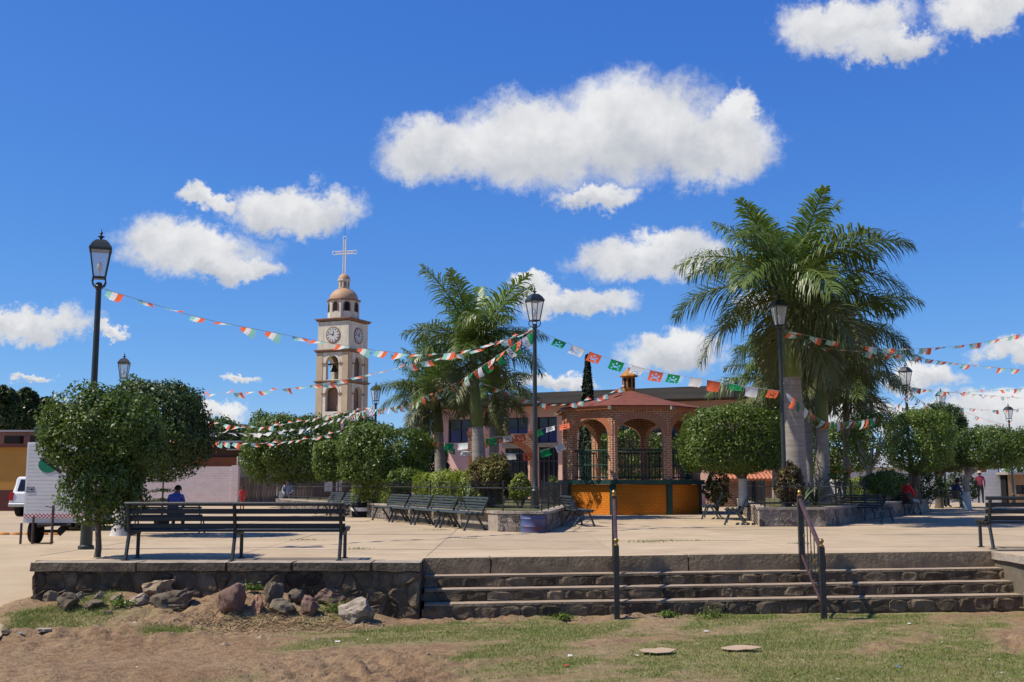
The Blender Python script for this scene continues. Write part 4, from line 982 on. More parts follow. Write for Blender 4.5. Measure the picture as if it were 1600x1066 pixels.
# ------------------------------------------------------------------ hedges, shrubs
def hedge(label, pts, half_w, z0, z1, seed, mats=None, leaf=.07, dens=4600):
    t = thing('hedge', label, 'hedge', (pts[0][0], pts[0][1], z0))
    for k in range(len(pts) - 1):
        a, b = Vector(pts[k]), Vector(pts[k + 1]); d = b - a; c = (a + b) / 2 - Vector(pts[0])
        o = crown_mesh('foliage', (d.length / 2 + .12, half_w, (z1 - z0) / 2), mats or [M_hedge, M_leafy], int(dens * d.length * (z1 - z0 + half_w)), leaf, t, seed + k, 5, .06, 60, lightfrac=.2)
        o.location = (c.x, c.y, (z1 - z0) / 2); o.rotation_euler = (0, 0, math.atan2(d.y, d.x))
        MB().box((0, 0, (z1 - z0) * .2), (d.length * .8, half_w * .5, (z1 - z0) * .4)).build('stems', M_bark, t, loc=(c.x, c.y, 0)).rotation_euler = (0, 0, math.atan2(d.y, d.x))
def on(px, Y): q = P(px, 760, Y); return (q.x, Y)
r3 = lambda s, off: tuple((start + rowdir * s - nrm_l * off).xy)
hedge('clipped yellow-green hedge inside the left planter, nearer part', [r3(2.2, 1.35), r3(4.6, 1.35)], .42, .48, 1.46, 40)
hedge('clipped yellow-green hedge inside the left planter, middle part', [r3(5.1, 1.35), r3(8.0, 1.35)], .42, .48, 1.44, 42)
hedge('tall square yellow-green hedge at the gap by the black pot', [r3(9.3, .9), r3(10.4, .9)], .5, .1, 1.32, 44)
hedge('low rounded hedge in the far planter', [r3(13.0, 1.6), r3(15.5, 1.6)], .5, .45, 1.25, 46)
hedge('light green hedge in the right planter under the pale-branched tree', [on(1335, 38.5), on(1400, 40)], .5, .5, 1.35, 48)
def shrub(label, px, Y, wpx, y0, y1, mats, leaf, n, seed, zb=.48, power=2.2, wfac=.5, name='shrub', lump=.28):
    a = P(px - wpx / 2, y0, Y); b = P(px + wpx / 2, y0, Y); z1 = a.z; z0 = P(px, y1, Y).z; c = P(px, y0, Y)
    t = thing(name, label, 'shrub', (c.x, Y, zb))
    crown_mesh('foliage', ((b.x - a.x) / 2, (b.x - a.x) / 2 * .8, (z1 - z0) / 2), mats, n, leaf, t, seed, power, lump, 50, False, centre=(0, 0, (z0 + z1) / 2 - zb), wfac=wfac)
    mb = MB()
    for k in range(5): limb(mb, (0, 0, -.03), (random.uniform(-.3, .3), random.uniform(-.2, .2), (z0 + z1) / 2 - zb), .03, .012, seed + k)
    mb.build('stems', M_bark, t, uv=False); return t
shrub('loose green shrub between the hedge and the wide clipped ficus', 634, 35.5, 62, 732, 768, [M_leafy, M_leaf], .10, 2600, 60)
shrub('bushy croton with yellow-green tips round the palm foot', 768, 29.0, 66, 712, 772, [M_crot, M_brownleaf], .15, 3600, 61, wfac=.25)
shrub('rounded yellow-leaved shrub beside the lamp in the left planter', 812, 28.6, 34, 744, 784, [M_hedge, M_crot], .08, 1800, 62)
shrub('reddish-brown leggy shrub at the foot of the right lamp', 1232, 29.6, 42, 726, 792, [M_brownleaf, M_crot], .13, 2200, 63, wfac=.3)
shrub('bright green shrub behind the fence in the right planter', 1378, 35, 70, 736, 770, [M_leafy, M_leaf], .09, 2400, 64)
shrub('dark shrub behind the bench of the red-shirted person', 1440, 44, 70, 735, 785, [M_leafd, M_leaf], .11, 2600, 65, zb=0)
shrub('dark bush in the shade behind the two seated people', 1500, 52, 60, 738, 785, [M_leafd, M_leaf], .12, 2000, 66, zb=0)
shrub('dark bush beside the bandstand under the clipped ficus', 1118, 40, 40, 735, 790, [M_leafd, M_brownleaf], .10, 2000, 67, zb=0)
shrub('small green bush right of the lamp in the left planter', 866, 33, 20, 745, 775, [M_leafy, M_hedge], .07, 700, 68)
def sword_plant(label, px, py, Y, n, L, seed, z=.48):
    c = P(px, py, Y); t = thing('sword_plant', label, 'plant', (c.x, Y, z)); rnd = random.Random(seed)
    for k in range(n):
        a = rnd.uniform(0, 2 * PI); e = rnd.uniform(.5, 1.45); l = L * rnd.uniform(.7, 1.1); mb = MB(); d = Vector((math.cos(a), math.sin(a), 0)); s = Vector((-d.y, d.x, 0))
        V = []
        for q in range(5):
            f = q / 4; p = d * (l * f * math.cos(e - .5 * f)) + Vector((0, 0, l * f * math.sin(e - .5 * f))); w = .035 * (1 - f) ** .7 * (0.6 + f) + .002
            V += [p - s * w + Vector((0, 0, w * .5)), p, p + s * w + Vector((0, 0, w * .5))]
        mb.add(V, [(q * 3 + j, q * 3 + j + 1, q * 3 + j + 4, q * 3 + j + 3) for q in range(4) for j in range(2)]); mb.build('blade', M_blade, t, uv=False)
sword_plant('spiky sword-leaved plant left of the croton', 728, 760, 28.6, 22, 1.1, 1)
sword_plant('spiky sword-leaved plant behind the thick palm trunk', 1272, 740, 31.5, 30, 1.25, 2, .5)
sword_plant('small sword-leaved plant near the fence corner of the right planter', 1252, 745, 30.2, 16, .9, 3, .5)
t = shrub('little shrub with orange flowers in the right planter', 1312, 33, 30, 728, 762, [M_leafy, M_leaf], .08, 700, 70)
M_flower = mat('orange_petal', (.8, .22, .03), .6)
for k in range(9):
    v = (random.uniform(-.3, .3), random.uniform(-.3, .1), P(1312, random.uniform(727, 745), 33).z - .48)
    MB().lathe([(.01, -.02), (.05, .015), (.02, .03), (.001, .03)], 7, v).build('flower', M_flower, t, uv=False)
t = thing('norfolk_pine', 'small tiered pine in a pot by the pink brick wall', 'plant', (P(254, 780, 27).x, 27, 0))
MB().path([(0, 0, .1), (0, 0, 1.9)], [.03, .01], 7).build('trunk', M_bark, t, uv=False)
MB().lathe([(.16, 0), (.2, .3), (.17, .3)], 12).build('pot', M_black, t, True)
for k in range(6):
    z = .5 + k * .24; rr = .42 - k * .05
    for j in range(6):
        a = j * PI / 3 + k * .5; rng = np.random.default_rng(k * 10 + j); n = 60; f = rng.random(n)
        pos = np.stack([np.cos(a) * f * rr, np.sin(a) * f * rr, z - .04 * f + 0 * f], 1) + rng.normal(size=(n, 3)) * .022; V, F = leaves(pos, np.tile([[0, 0, 1.0]], (n, 1)), .07, .02, .4, rng); fast('branch', V, F, M_leafd, t)
# cypress behind the bandstand
def cypress(label, px, Y, y0, wpx, zb=0.0, seed=1, n=7000, mats=None, grp=None):
    top = P(px, y0, Y); w = wpx * Y / FPX / 2; h = top.z - zb; t = thing('cypress', label, 'tree', (top.x, Y, zb), 0, grp); rng = np.random.default_rng(seed)
    f = rng.random(n) ** .75; a = rng.random(n) * 2 * PI; prof = np.interp(f, [0, .15, .5, .8, 1], [.8, 1, .95, .55, .06]); lum = 1 + .22 * np.sin(a * 3 + f * 14) + .12 * np.sin(a * 7 - f * 33)
    r = w * prof * lum * (.7 + .3 * rng.random(n)); pos = np.stack([np.cos(a) * r, np.sin(a) * r, .3 + f * (h - .3)], 1)
    nr = np.stack([np.cos(a), np.sin(a), np.full(n, .6)], 1); V, F = leaves(pos, nr, h * .035, h * .014, .4, rng); fast('crown', V, F, mats or [M_cypress], t)
    MB().path([(0, 0, -.1), (0, 0, h * .9)], [w * .25, .02], 8).build('trunk', M_bark, t, uv=False)
cypress('slim dark cypress rising behind the bandstand roof', 918, 56, 556, 25)

# ------------------------------------------------------------------ royal palms
def frond_mesh(seed, e0, droop, L=3.0, nl=62, mt=None):
    rnd = random.Random(seed); rng = np.random.default_rng(seed); N = 14; pts = []; p = Vector((0, 0, 0)); side = rnd.uniform(-.25, .25)
    for k in range(N + 1):
        f = k / N; e = e0 - droop * f ** 1.35; pts.append(p.copy()); p = p + Vector((math.cos(e), side * f * .5, math.sin(e))) * (L / N)
    mb = MB(); mb.path(pts, [.035 * (1 - .85 * k / N) + .004 for k in range(N + 1)], 5, 1)
    V = []; F = []
    def at(f):
        i = min(N - 1, int(f * N)); q = f * N - i; return pts[i].lerp(pts[i + 1], q), (pts[i + 1] - pts[i]).normalized()
    for s in (-1, 1):
        for k in range(nl):
            f = .10 + .90 * (k + rnd.random() * .6) / nl; b, tn = at(min(f, .999)); sd = Vector((0, 0, 1)).cross(tn)
            if sd.length < .05: sd = Vector((0, 1, 0))
            sd = sd.normalized() * s; up = tn.cross(sd) * s
            if up.z < 0: up = -up
            l = L * (.24 * math.sin(PI * min(1, .18 + f * .80)) + .05) * rnd.uniform(.85, 1.15); lift = rnd.choice((-.35, .05, .45, .75)) + rnd.uniform(-.15, .15)
            d = (sd * 1.0 + tn * (.55 + .5 * f) + up * lift).normalized(); dn = Vector((0, 0, -1)); w = .0185 * rnd.uniform(.8, 1.2)
            ax = d.cross(up).normalized() if d.cross(up).length > .05 else tn
            m1 = b + d * l * .5 + dn * l * .05; m2 = b + d * l * .82 + dn * l * .24; tip = b + d * l * .98 + dn * l * .50; i0 = len(V)
            V += [b - ax * w * .5, b + ax * w * .5, m1 + ax * w, m1 - ax * w, m2 + ax * w * .7, m2 - ax * w * .7, tip]
            F += [(i0, i0 + 1, i0 + 2, i0 + 3), (i0 + 3, i0 + 2, i0 + 4, i0 + 5), (i0 + 5, i0 + 4, i0 + 6)]
    mb.add(V, F, 0); me_o = mb.build('frond', [mt, M_shaft], None, uv=False); me = me_o.data; bpy.data.objects.remove(me_o); return me
FR = {'up': [frond_mesh(s, 1.25, .75, 2.6, 88, M_frondl) for s in (1, 2, 3)], 'mid': [frond_mesh(s, .85, 1.35, 3.0, 96, M_frond) for s in (4, 5, 6)],
      'low': [frond_mesh(s, .38, 1.45, 3.0, 96, M_frond) for s in (7, 8, 9)], 'old': [frond_mesh(s, -.15, 1.25, 2.7, 70, M_frondo) for s in (10, 11)], 'hang': [frond_mesh(s, -.75, .75, 2.4, 60, M_frondo) for s in (12, 13)]}
M_ptrunk = mat('palm_trunk', (0.33, 0.29, 0.245), .9, (0.20, 0.175, 0.15), 1.2, .5, 6, stretch=(.6, .6, 9), detail=5)
def palm(label, px, Y, pyc, zb, r, size, seed, nf=(4, 7, 8, 5, 3), lean=0.0, shaft=1.3, pybase=None, az0=0.0, spread=1.0):
    """pyc: pixel row where the crownshaft ends and the fronds spring"""
    c = P(px, pyc, Y); rnd = random.Random(seed); xb = P(pybase or px, 740, Y).x; t = thing('palm_tree', label, 'palm', (xb, Y, zb), 0, 'royal palms of the plaza'); h = c.z - zb; dx = c.x - xb
    zsft = h - shaft; X = lambda z: dx * (z / h) ** 1.3
    n = 44; pts = [(X(max(0, zsft * k / n)), 0, zsft * k / n - (.08 if k == 0 else 0)) for k in range(n + 1)]; rs = [r * (1.28 - .25 * min(1, k / n * 3) + .10 * math.sin(PI * min(1, k / n * 1.1)) - .22 * max(0, k / n - .5)) * (1.0 if k % 2 else 1.035) for k in range(n + 1)]
    MB().path(pts, rs, 16).build('trunk', M_ptrunk, t, True, uv=False)
    # the raised leaf scars ring the trunk
    q = 9; sp = [(X(zsft), 0, zsft), (X(zsft), 0, zsft + .04), (X(zsft + shaft * .3), 0, zsft + shaft * .3), (X(zsft + shaft * .7), 0, zsft + shaft * .7), (dx, 0, h)]
    MB().path(sp, [r * .98, r * 1.08, r * 1.0, r * .75, r * .42], 14).build('crownshaft', M_shaft, t, True, uv=False)
    MB().path([(dx, 0, h - .1), (dx + .03, 0, h + 1.0 * size), (dx + .05, .02, h + 1.75 * size)], [.03, .02, .003], 5).build('spear', M_frondl, t, uv=False)
    for kind, cnt in zip(('up', 'mid', 'low', 'old', 'hang'), nf):
        a0 = rnd.random() * 6.28
        for k in range(cnt):
            o = bpy.data.objects.new('frond', rnd.choice(FR[kind])); link(o, t); o.location = (dx, 0, h - rnd.uniform(.0, .18) - (.15 if kind in ('old', 'hang') else 0)); s = size * rnd.uniform(.86, 1.1) * (1 if kind == "up" else spread)
            o.rotation_euler = (rnd.uniform(-.25, .25), rnd.uniform(-.12, .12), a0 + az0 + 2 * PI * k / cnt + rnd.uniform(-.22, .22)); o.scale = (s, s * rnd.choice((1, -1)), s)
palm('tall palm with a mossy green crownshaft in the left planter', 738, 36, 556, .48, .205, 1.27, 1, (7, 8, 7, 3, 1), pybase=751, shaft=2.35, spread=.74)
palm('slender palm behind the hedge, left one of the pair', 665, 42.5, 622, .48, .17, 1.03, 2, (4, 6, 5, 3, 1), shaft=1.3, spread=.70)
palm('slender palm behind the hedge with a curved pale trunk', 682, 41.5, 618, .48, .185, 1.06, 3, (4, 6, 5, 3, 1), pybase=690, shaft=1.4, spread=.65)
palm('palm partly behind the tall mossy palm', 772, 41, 612, .48, .175, 1.0, 4, (3, 5, 6, 4, 2), spread=.70)
palm('biggest palm with a thick ringed grey trunk in the right planter', 1232, 31, 455, .5, .27, 1.2, 5, (6, 8, 7, 4, 2), pybase=1243, shaft=2.5)
palm('second palm of the right planter with a yellow-green crownshaft', 1284, 34, 520, .5, .19, 1.05, 6, (4, 7, 7, 5, 3), shaft=3.0)
palm('dark palm with drooping fronds behind the big palms', 1322, 46, 598, .2, .13, 1.1, 7, (2, 5, 8, 6, 3), shaft=1.0)
palm('palm behind the bandstand roof and clipped ficus', 1212, 45, 598, .2, .14, 1.0, 8, (2, 6, 8, 5, 3), shaft=1.0)
palm('farther palm filling the gap between the big palms', 1262, 40, 560, .5, .15, .95, 9, (3, 6, 8, 6, 3), shaft=1.2)

# ------------------------------------------------------------------ bell tower
def tower():
    D = 105.0; th = R(-23.8); s = 3.62; c0 = P(529.5, 600, D); t = thing('bell_tower', 'pale church bell tower with copper dome, clocks and white cross', 'tower', (c0.x, D + 2, -.2), th)
    z = lambda zy: P(534, 340 + zy / 3.331, D + 1).z + .2
    def ring4(fn):
        for k in range(4):
            a = k * PI / 2; yield a, k
    def side(nm, mb, mt, k, off, parent=t, sm=False, **kw):
        o = mb.build(nm, mt, parent, sm, **kw); a = -PI / 2 + k * PI / 2; o.location = (math.cos(a) * off, math.sin(a) * off, 0); o.rotation_euler = (0, 0, a + PI / 2); return o
    levels = [(z(1180), z(865), z(878), .385), (z(850), z(705), z(722), .385)]
    MB().box((0, 0, z(1180) / 2), (s, s, z(1180))).build('shaft', M_plaster, t)
    for (z0, z1, at_, f) in levels:
        aw = s * .40
        for k in range(4):
            mb = MB(); arch_wall(mb, s - .82 if k % 2 else s - .02, z0, z1, aw, at_ - aw / 2, .40, zo=max(z0, z1 - 2.75)); side('arch_wall', mb, M_plaster, k, s / 2)
            for sx in (-1, 1):
                side('pilaster', MB().box((sx * (s / 2 - .36), -.045 + .10, (z0 + z1) / 2), (.70 if True else 0, .20, z1 - z0 - .02)), M_tan, k, s / 2)
                side('impost', MB().box((sx * (aw / 2 + .22), -.02, at_ - aw / 2 - .05), (.44, .16, .12)), M_trim, k, s / 2)
            mb = MB()
            ap = arch_pts(aw, at_ - aw / 2, 14); ao = arch_pts(aw + .36, at_ - aw / 2, 14)
            for q in range(14):
                a, b, c, d = ap[q], ap[q + 1], ao[q + 1], ao[q]
                mb.add([(a[0], -.04, a[1]), (b[0], -.04, b[1]), (c[0], -.04, c[1]), (d[0], -.04, d[1]), (c[0], .02, c[1]), (d[0], .02, d[1])], [(0, 1, 2, 3), (3, 2, 4, 5)])
            side('archivolt', mb, M_plaster, k, s / 2, uv=False)
        MB().box((0, 0, z0 + .04), (s - .1, s - .1, .08)).build('floor', M_plaster, t)
    MB().box((0, .1, (levels[0][0] + levels[0][1]) / 2), (s - .95, s - .9, levels[0][1] - levels[0][0] - .1)).build('dark_backing', M_trim, t)  # added brown box: makes the lower arches dark inside, hides the sky behind
    MB().box((.55, .75, (levels[1][0] + levels[1][1]) / 2), (1.5, 1.2, levels[1][1] - levels[1][0] - .1)).build('dark_backing', M_trim, t)  # added brown box: darkens part of the belfry openings against the sky
    for (zc, h, ov, m) in ((z(857), .26, .22, M_trim), (z(697), .30, .26, M_trim), (z(535), .30, .22, M_trim)):
        MB().box((0, 0, zc - h * .15), (s + ov, s + ov, h * .5)).build('cornice', m, t); MB().box((0, 0, zc + h * .25), (s + ov * 1.9, s + ov * 1.9, h * .32)).build('cornice', m, t)
    MB().box((0, 0, (z(690) + z(545)) / 2), (s - .10, s - .10, z(545) - z(690))).build('clock_storey', M_plaster, t)
    for k in range(4):
        zc = z(615); rr = .70
        def disc(r, y0, y1, n=28): return MB().add([(math.cos(2 * PI * i / n) * r, y, zc + math.sin(2 * PI * i / n) * r) for y in (y0, y1) for i in range(n)], [tuple(range(n)), tuple(range(n, 2 * n))] + [(i, (i + 1) % n, n + (i + 1) % n, n + i) for i in range(n)])
        ck = side('clock', disc(rr * 1.16, .02, -.05), M_trim, k, s / 2 - .05)
        kid = lambda nm, mb, m: mb.build(nm, m, ck, uv=False)
        kid('face', disc(rr, -.02, -.07), mat('dial', (.50, .50, .48), .6, (.40, .40, .39), 2))
        for i in range(12):
            a = i * PI / 6; r0, r1 = rr * .74, rr * .94; w = .045; d = Vector((math.sin(a), 0, math.cos(a))); e = Vector((d.z, 0, -d.x)); c = Vector((0, -.078, zc))
            kid('hour_mark', MB().add([c + d * r0 - e * w, c + d * r1 - e * w, c + d * r1 + e * w, c + d * r0 + e * w], [(0, 1, 2, 3)]), M_black)
        for (a, l, w) in ((R(15), .40, .05), (R(285), .58, .035)):
            d = Vector((math.sin(a), 0, math.cos(a))); e = Vector((d.z, 0, -d.x)); c = Vector((0, -.088, zc))
            kid('hand', MB().add([c - d * .1 - e * w, c + d * l - e * w * .4, c + d * l + e * w * .4, c - d * .1 + e * w], [(0, 1, 2, 3)]), M_black)
    # bell
    zb_ = z(800); b = MB().lathe([(.10, .62), (.16, .60), (.22, .40), (.30, .12), (.42, 0), (.40, -.02), (.25, .1)], 16, (-.35, -.9, zb_)).build('bell', mat('bell_bronze', (.05, .04, .03), .5, metal=.5), t, True)
    MB().box((-.35, -.9, zb_ + .72), (1.6, .12, .16)).build('bell_beam', M_bark, t)
    # drum, dome, lantern, cross
    rd = 1.57
    dr = MB().lathe([(rd, z(528)), (rd, z(428))], 8, rot=PI / 8).build('drum', M_plaster, t)
    for k in range(8):
        a = k * PI / 4; apo = rd * math.cos(PI / 8); zo = z(488); aw = .52
        fr = MB(); w = MB()
        pts = [(-aw / 2, zo)] + arch_pts(aw, z(455), 8) + [(aw / 2, zo)]; po = [(-aw / 2 - .1, zo - .06)] + arch_pts(aw + .2, z(455), 8) + [(aw / 2 + .1, zo - .06)]
        w.add([(x, -.012, zz) for x, zz in pts], [tuple(range(len(pts)))])
        for q in range(len(pts) - 1): fr.add([(pts[q][0], -.05, pts[q][1]), (pts[q + 1][0], -.05, pts[q + 1][1]), (po[q + 1][0], -.05, po[q + 1][1]), (po[q][0], -.05, po[q][1]), (po[q + 1][0], .0, po[q + 1][1]), (po[q][0], .0, po[q][1])], [(0, 1, 2, 3), (3, 2, 4, 5)])
        for nm, mb, m in (('window', w, M_black), ('window_frame', fr, M_trim)):
            o = mb.build(nm, m, dr, uv=False); o.location = (math.cos(a) * apo, math.sin(a) * apo, 0); o.rotation_euler = (0, 0, a + PI / 2)
    MB().lathe([(rd + .02, z(432)), (rd + .14, z(430)), (rd + .14, z(424)), (rd * .96, z(422))], 8, rot=PI / 8).build('drum_cornice', M_trim, t)
    r0 = 1.43; zd = z(424); hd = z(358) - zd
    MB().lathe([(r0 * math.cos(a), zd + hd * math.sin(a)) for a in [k * PI / 2 / 12 for k in range(12)]] + [(.3, z(357))], 28).build('dome', M_dome, t, True)
    MB().lathe([(.56, z(360)), (.56, z(322)), (.66, z(321)), (.66, z(315)), (.5, z(314))], 8, rot=PI / 8).build('lantern', M_plaster, t)
    for k in range(8):
        a = k * PI / 4; o = MB().box((0, 0, (z(355) + z(328)) / 2), (.22, .03, z(328) - z(355))).build('lantern_opening', M_trim, t); o.location = (math.cos(a) * .515, math.sin(a) * .515, 0); o.rotation_euler = (0, 0, a + PI / 2)
    MB().lathe([(.60, z(316)), (.57, z(305)), (.42, z(292)), (.2, z(284)), (.02, z(281))], 20).build('lantern_cap', M_dome, t, True)
    cr = MB(); zc0, zc1 = z(284), z(105); za = z(172); wd = .13
    for sx in (-1, 1): cr.tube((sx * wd, 0, zc0), (sx * wd, 0, zc1), .055, n=6); cr.tube((-.95, 0, za + sx * wd), (.95, 0, za + sx * wd), .055, n=6)
    for k in range(22):
        f0 = zc0 + (zc1 - zc0) * k / 22; f1 = zc0 + (zc1 - zc0) * (k + 1) / 22; sg = 1 if k % 2 else -1; cr.tube((-wd * sg, 0, f0), (wd * sg, 0, f1), .032, n=4)
    for k in range(12):
        f0 = -.95 + 1.9 * k / 12; f1 = -.95 + 1.9 * (k + 1) / 12; sg = 1 if k % 2 else -1; cr.tube((f0, 0, za - wd * sg), (f1, 0, za + wd * sg), .032, n=4)
    for (p, n_) in (((0, zc1 + .15), 0), ((-1.1, za), 1), ((1.1, za), 2)): cr.path([(p[0] + .2 * math.cos(2 * PI * q / 10), 0, p[1] + .2 * math.sin(2 * PI * q / 10)) for q in range(11)], .04, 5)
    o = cr.build('cross', M_white, t, uv=False); o.rotation_euler = (0, 0, R(12))
    MB().tube((0, 0, zc1), (0, 0, z(20)), .012, n=4).build('lightning_rod', M_iron, t, uv=False)
tower()
# ------------------------------------------------------------------ buildings round the plaza
def wall_openings(mb, L, z0, z1, rects, reveal=.22, m=None):
    """front wall sheet in the plane y=0 from x=0..L with rectangular holes and their reveals"""
    xs = sorted({0, L, *[r[0] for r in rects], *[r[1] for r in rects]}); zs = sorted({z0, z1, *[r[2] for r in rects], *[r[3] for r in rects]})
    for i in range(len(xs) - 1):
        for j in range(len(zs) - 1):
            cx, cz = (xs[i] + xs[i + 1]) / 2, (zs[j] + zs[j + 1]) / 2
            if any(r[0] < cx < r[1] and r[2] < cz < r[3] for r in rects): continue
            mb.add([(xs[i], 0, zs[j]), (xs[i + 1], 0, zs[j]), (xs[i + 1], 0, zs[j + 1]), (xs[i], 0, zs[j + 1])], [(0, 1, 2, 3)], m)
    for (a, b, c, d) in rects:
        q = [(a, c), (b, c), (b, d), (a, d)]
        for k in range(4):
            p, r = q[k], q[(k + 1) % 4]; mb.add([(p[0], 0, p[1]), (r[0], 0, r[1]), (r[0], reveal, r[1]), (p[0], reveal, p[1])], [(0, 1, 2, 3)], m)
class Facade:
    def __init__(s, name, label, cat, pxl, Yl, pxr, Yr, z0):
        s.a = P(pxl, 740, Yl); s.b = P(pxr, 740, Yr); s.a.z = s.b.z = 0; d = s.b - s.a; s.L = d.length; s.u = d.normalized(); s.n = Vector((s.u.y, -s.u.x, 0)); s.z0 = z0
        s.t = thing(name, label, cat, (s.a.x, s.a.y, z0), math.atan2(s.u.y, s.u.x))
    def at(s, px, py):
        d = ray(px, py); o = Vector((0, 0, CAMZ)); t = (s.a - o).dot(s.n) / d.dot(s.n); p = o + d * t
        return (p - s.a).dot(s.u), p.z - s.z0
    def rect(s, x0, x1, y0, y1):
        a = s.at(x0, y1); b = s.at(x1, y0); a2 = s.at(x1, y1); return (a[0], b[0], (a[1] + a2[1]) / 2, b[1])
def window(f, r, lower=M_blue, upper=M_darkpane, cols=2, y=.16, name='window', split=.42):
    a, b, c, d = r; fr = MB(); w = .07; x_ = [a + (b - a) * k / cols for k in range(cols + 1)]; zm = d - (d - c) * split
    for x in x_: fr.box((min(max(x, a + w / 2), b - w / 2), y - .03, (c + d) / 2), (w, .07, d - c))
    for z in (c + w / 2, zm, d - w / 2): fr.box(((a + b) / 2, y - .032, z), (b - a, .066, w))
    o = fr.build(name, M_iron, f.t, uv=False)
    for k in range(cols):
        for (z0, z1, m) in ((c, zm, lower), (zm, d, upper)):
            MB().add([(x_[k], y, z0), (x_[k + 1], y, z0), (x_[k + 1], y, z1), (x_[k], y, z1)], [(0, 1, 2, 3)]).build('pane', m, o, uv=False)
    return o
def pink_building():
    f = Facade('municipal_building', 'long pink plastered building with blue-paned windows behind the palms', 'building', 676, 63.8, 1150, 56, -.1)
    H = f.at(860, 634)[1]; wins = [f.rect(700, 737, 655, 692), f.rect(789, 825, 652, 690), f.rect(839, 870, 651, 693), f.rect(1030, 1063, 648, 690), f.rect(940, 975, 650, 692)]
    doors = [f.rect(789, 829, 700, 757), f.rect(842, 872, 698, 757)]; doors = [(a, b, .12, d) for a, b, c, d in doors]
    mb = MB(); wall_openings(mb, f.L, 0, H, wins + doors); mb.build('wall', M_pink, f.t)
    MB().box((f.L / 2, 6.2, H / 2), (f.L - .02, 11.6, H - .02)).build('inner_mass', M_black, f.t)
    for x in (0, f.L): MB().box((x, 6, H / 2), (.3, 11.9, H)).build('end_wall', M_pink, f.t)
    for r in wins: window(f, r)
    for r in doors:
        o = window(f, r, M_darkpane, M_darkpane, 4, .14, 'door', .25); a, b, c, d = r
        MB().box(((a + b) / 2, -.02, d + .12), (b - a + .3, .10, .2)).build('lintel', M_cap, f.t)
    for px in (745, 832, 880, 1000): 
        x = f.at(px, 700)[0]; MB().box((x, -.05, H / 2), (.45, .16, H - .01)).build('pilaster', M_pink, f.t)
    Hr = f.at(860, 617)[1]
    MB().box((f.L / 2, 5.3, (H + Hr) / 2 + .02), (f.L + .8, 13.6, Hr - H)).build('roof_slab', M_fascia, f.t)
    x = f.at(786, 660)[0]; MB().tube((x, -.12, f.at(786, 668)[1]), (x, -.12, f.at(786, 637)[1]), .05, n=8).build('drain_pipe', M_white, f.t, uv=False)
    x0 = f.at(772, 640)[0]; x1 = f.at(806, 640)[0]; zz = f.at(790, 638)[1]
    MB().tube((x0, -.14, zz), (x1, -.14, zz), .05, n=8).build('tube_light', M_white, f.t, uv=False)
pink_building()
f = Facade('garden_wall', 'low pink garden wall behind the wide clipped ficus', 'wall', 545, 62, 684, 60, -.1); H = f.at(600, 738)[1]
MB().box((f.L / 2, .12, H / 2), (f.L, .24, H)).build('wall', M_pink, f.t); MB().box((f.L / 2, .12, H + .05), (f.L, .34, .1)).build('coping', M_cap, f.t)
def gateway():
    Y = 46.5; a = P(731, 740, Y); b = P(841, 740, Y); w = b.x - a.x; z = lambda py: P(786, py, Y).z; t = thing('brick_gateway', 'brick archway with stepped caps before the pink building', 'gateway', ((a.x + b.x) / 2, Y, 0))
    aw = P(829, 740, Y).x - P(745, 740, Y).x; mb = MB(); zap = z(692); zs = zap - aw / 2 * .82; n = 20
    arch_wall(mb, w, 0, z(678), aw, zs, .45, pointed=-.18); mb.build('arch_wall', M_brick, t)
    ring = MB(); nb = 44
    for q in range(nb):
        t0, t1 = PI * (q + .12) / nb, PI * (q + .88) / nb; r0, r1 = aw / 2 + .003, aw / 2 + .30; pt = lambda r, th, y: (-r * math.cos(th), y, zs + r * math.sin(th) * .82)
        if r1 * abs(math.cos(t0)) > w / 2: r1 = w / 2
        ring.add([pt(r0, t0, -.02), pt(r0, t1, -.02), pt(r1, t1, -.02), pt(r1, t0, -.02), pt(r0, t0, .03), pt(r0, t1, .03), pt(r1, t1, .03), pt(r1, t0, .03)], [(0, 1, 2, 3), (0, 1, 5, 4), (1, 2, 6, 5), (2, 3, 7, 6), (3, 0, 4, 7)])
    stuff(ring.build('arch_ring', M_vous, t, uv=False))
    for px in (737, 786, 833):
        x = P(px, 740, Y).x - (a.x + b.x) / 2
        MB().box((x, .22, z(677)), (.42, .56, .16)).build('cap_course', M_vous, t); MB().box((x, .22, z(673)), (.30, .5, .22)).build('cap', M_brick, t)
    for sx in (-1, 1):
        gt = MB()
        for k in range(9): gt.tube((sx * (aw / 2 - .08 - k * .14), .2, .1), (sx * (aw / 2 - .08 - k * .14), .2, 1.75 + .05 * k), .012, n=4)
        for zz in (.2, 1.0, 1.6): gt.bar((sx * (aw / 2 - .05), .2, zz), (sx * (aw / 2 - 1.25), .2, zz), .02, .04)
        gt.build('gate_leaf', M_iron, t, uv=False)
gateway()
M_ochre = mat('ochre_wall', (0.50, 0.255, 0.055), .9, (0.44, 0.215, 0.05), .8, .1, 10)
M_maroon = mat('maroon_band', (0.12, 0.035, 0.03), .8, (.09, .03, .025), 2)
M_oldbrick = brick_mat('old_brick', (.25, .11, .07), (.19, .085, .055), (.28, .23, .18), .26, .09, .018)
M_pinkbrick = brick_mat('whitewashed_brick', (.60, .42, .38), (.64, .50, .46), (.62, .56, .52), .30, .12, .016, .9, .5, wear=(.66, .57, .53))
M_whiteblock = brick_mat('white_block', (.62, .61, .60), (.58, .57, .56), (.45, .44, .43), .42, .21, .014, .9, .5, wear=(.60, .585, .57))
M_adobe = mat('adobe', (.16, .075, .045), .95, (.09, .05, .035), 1.2, .6, 6, detail=8)
M_sheet = mat('metal_sheet', (.42, .42, .41), .5, (.32, .31, .30), 1.5, metal=.2)
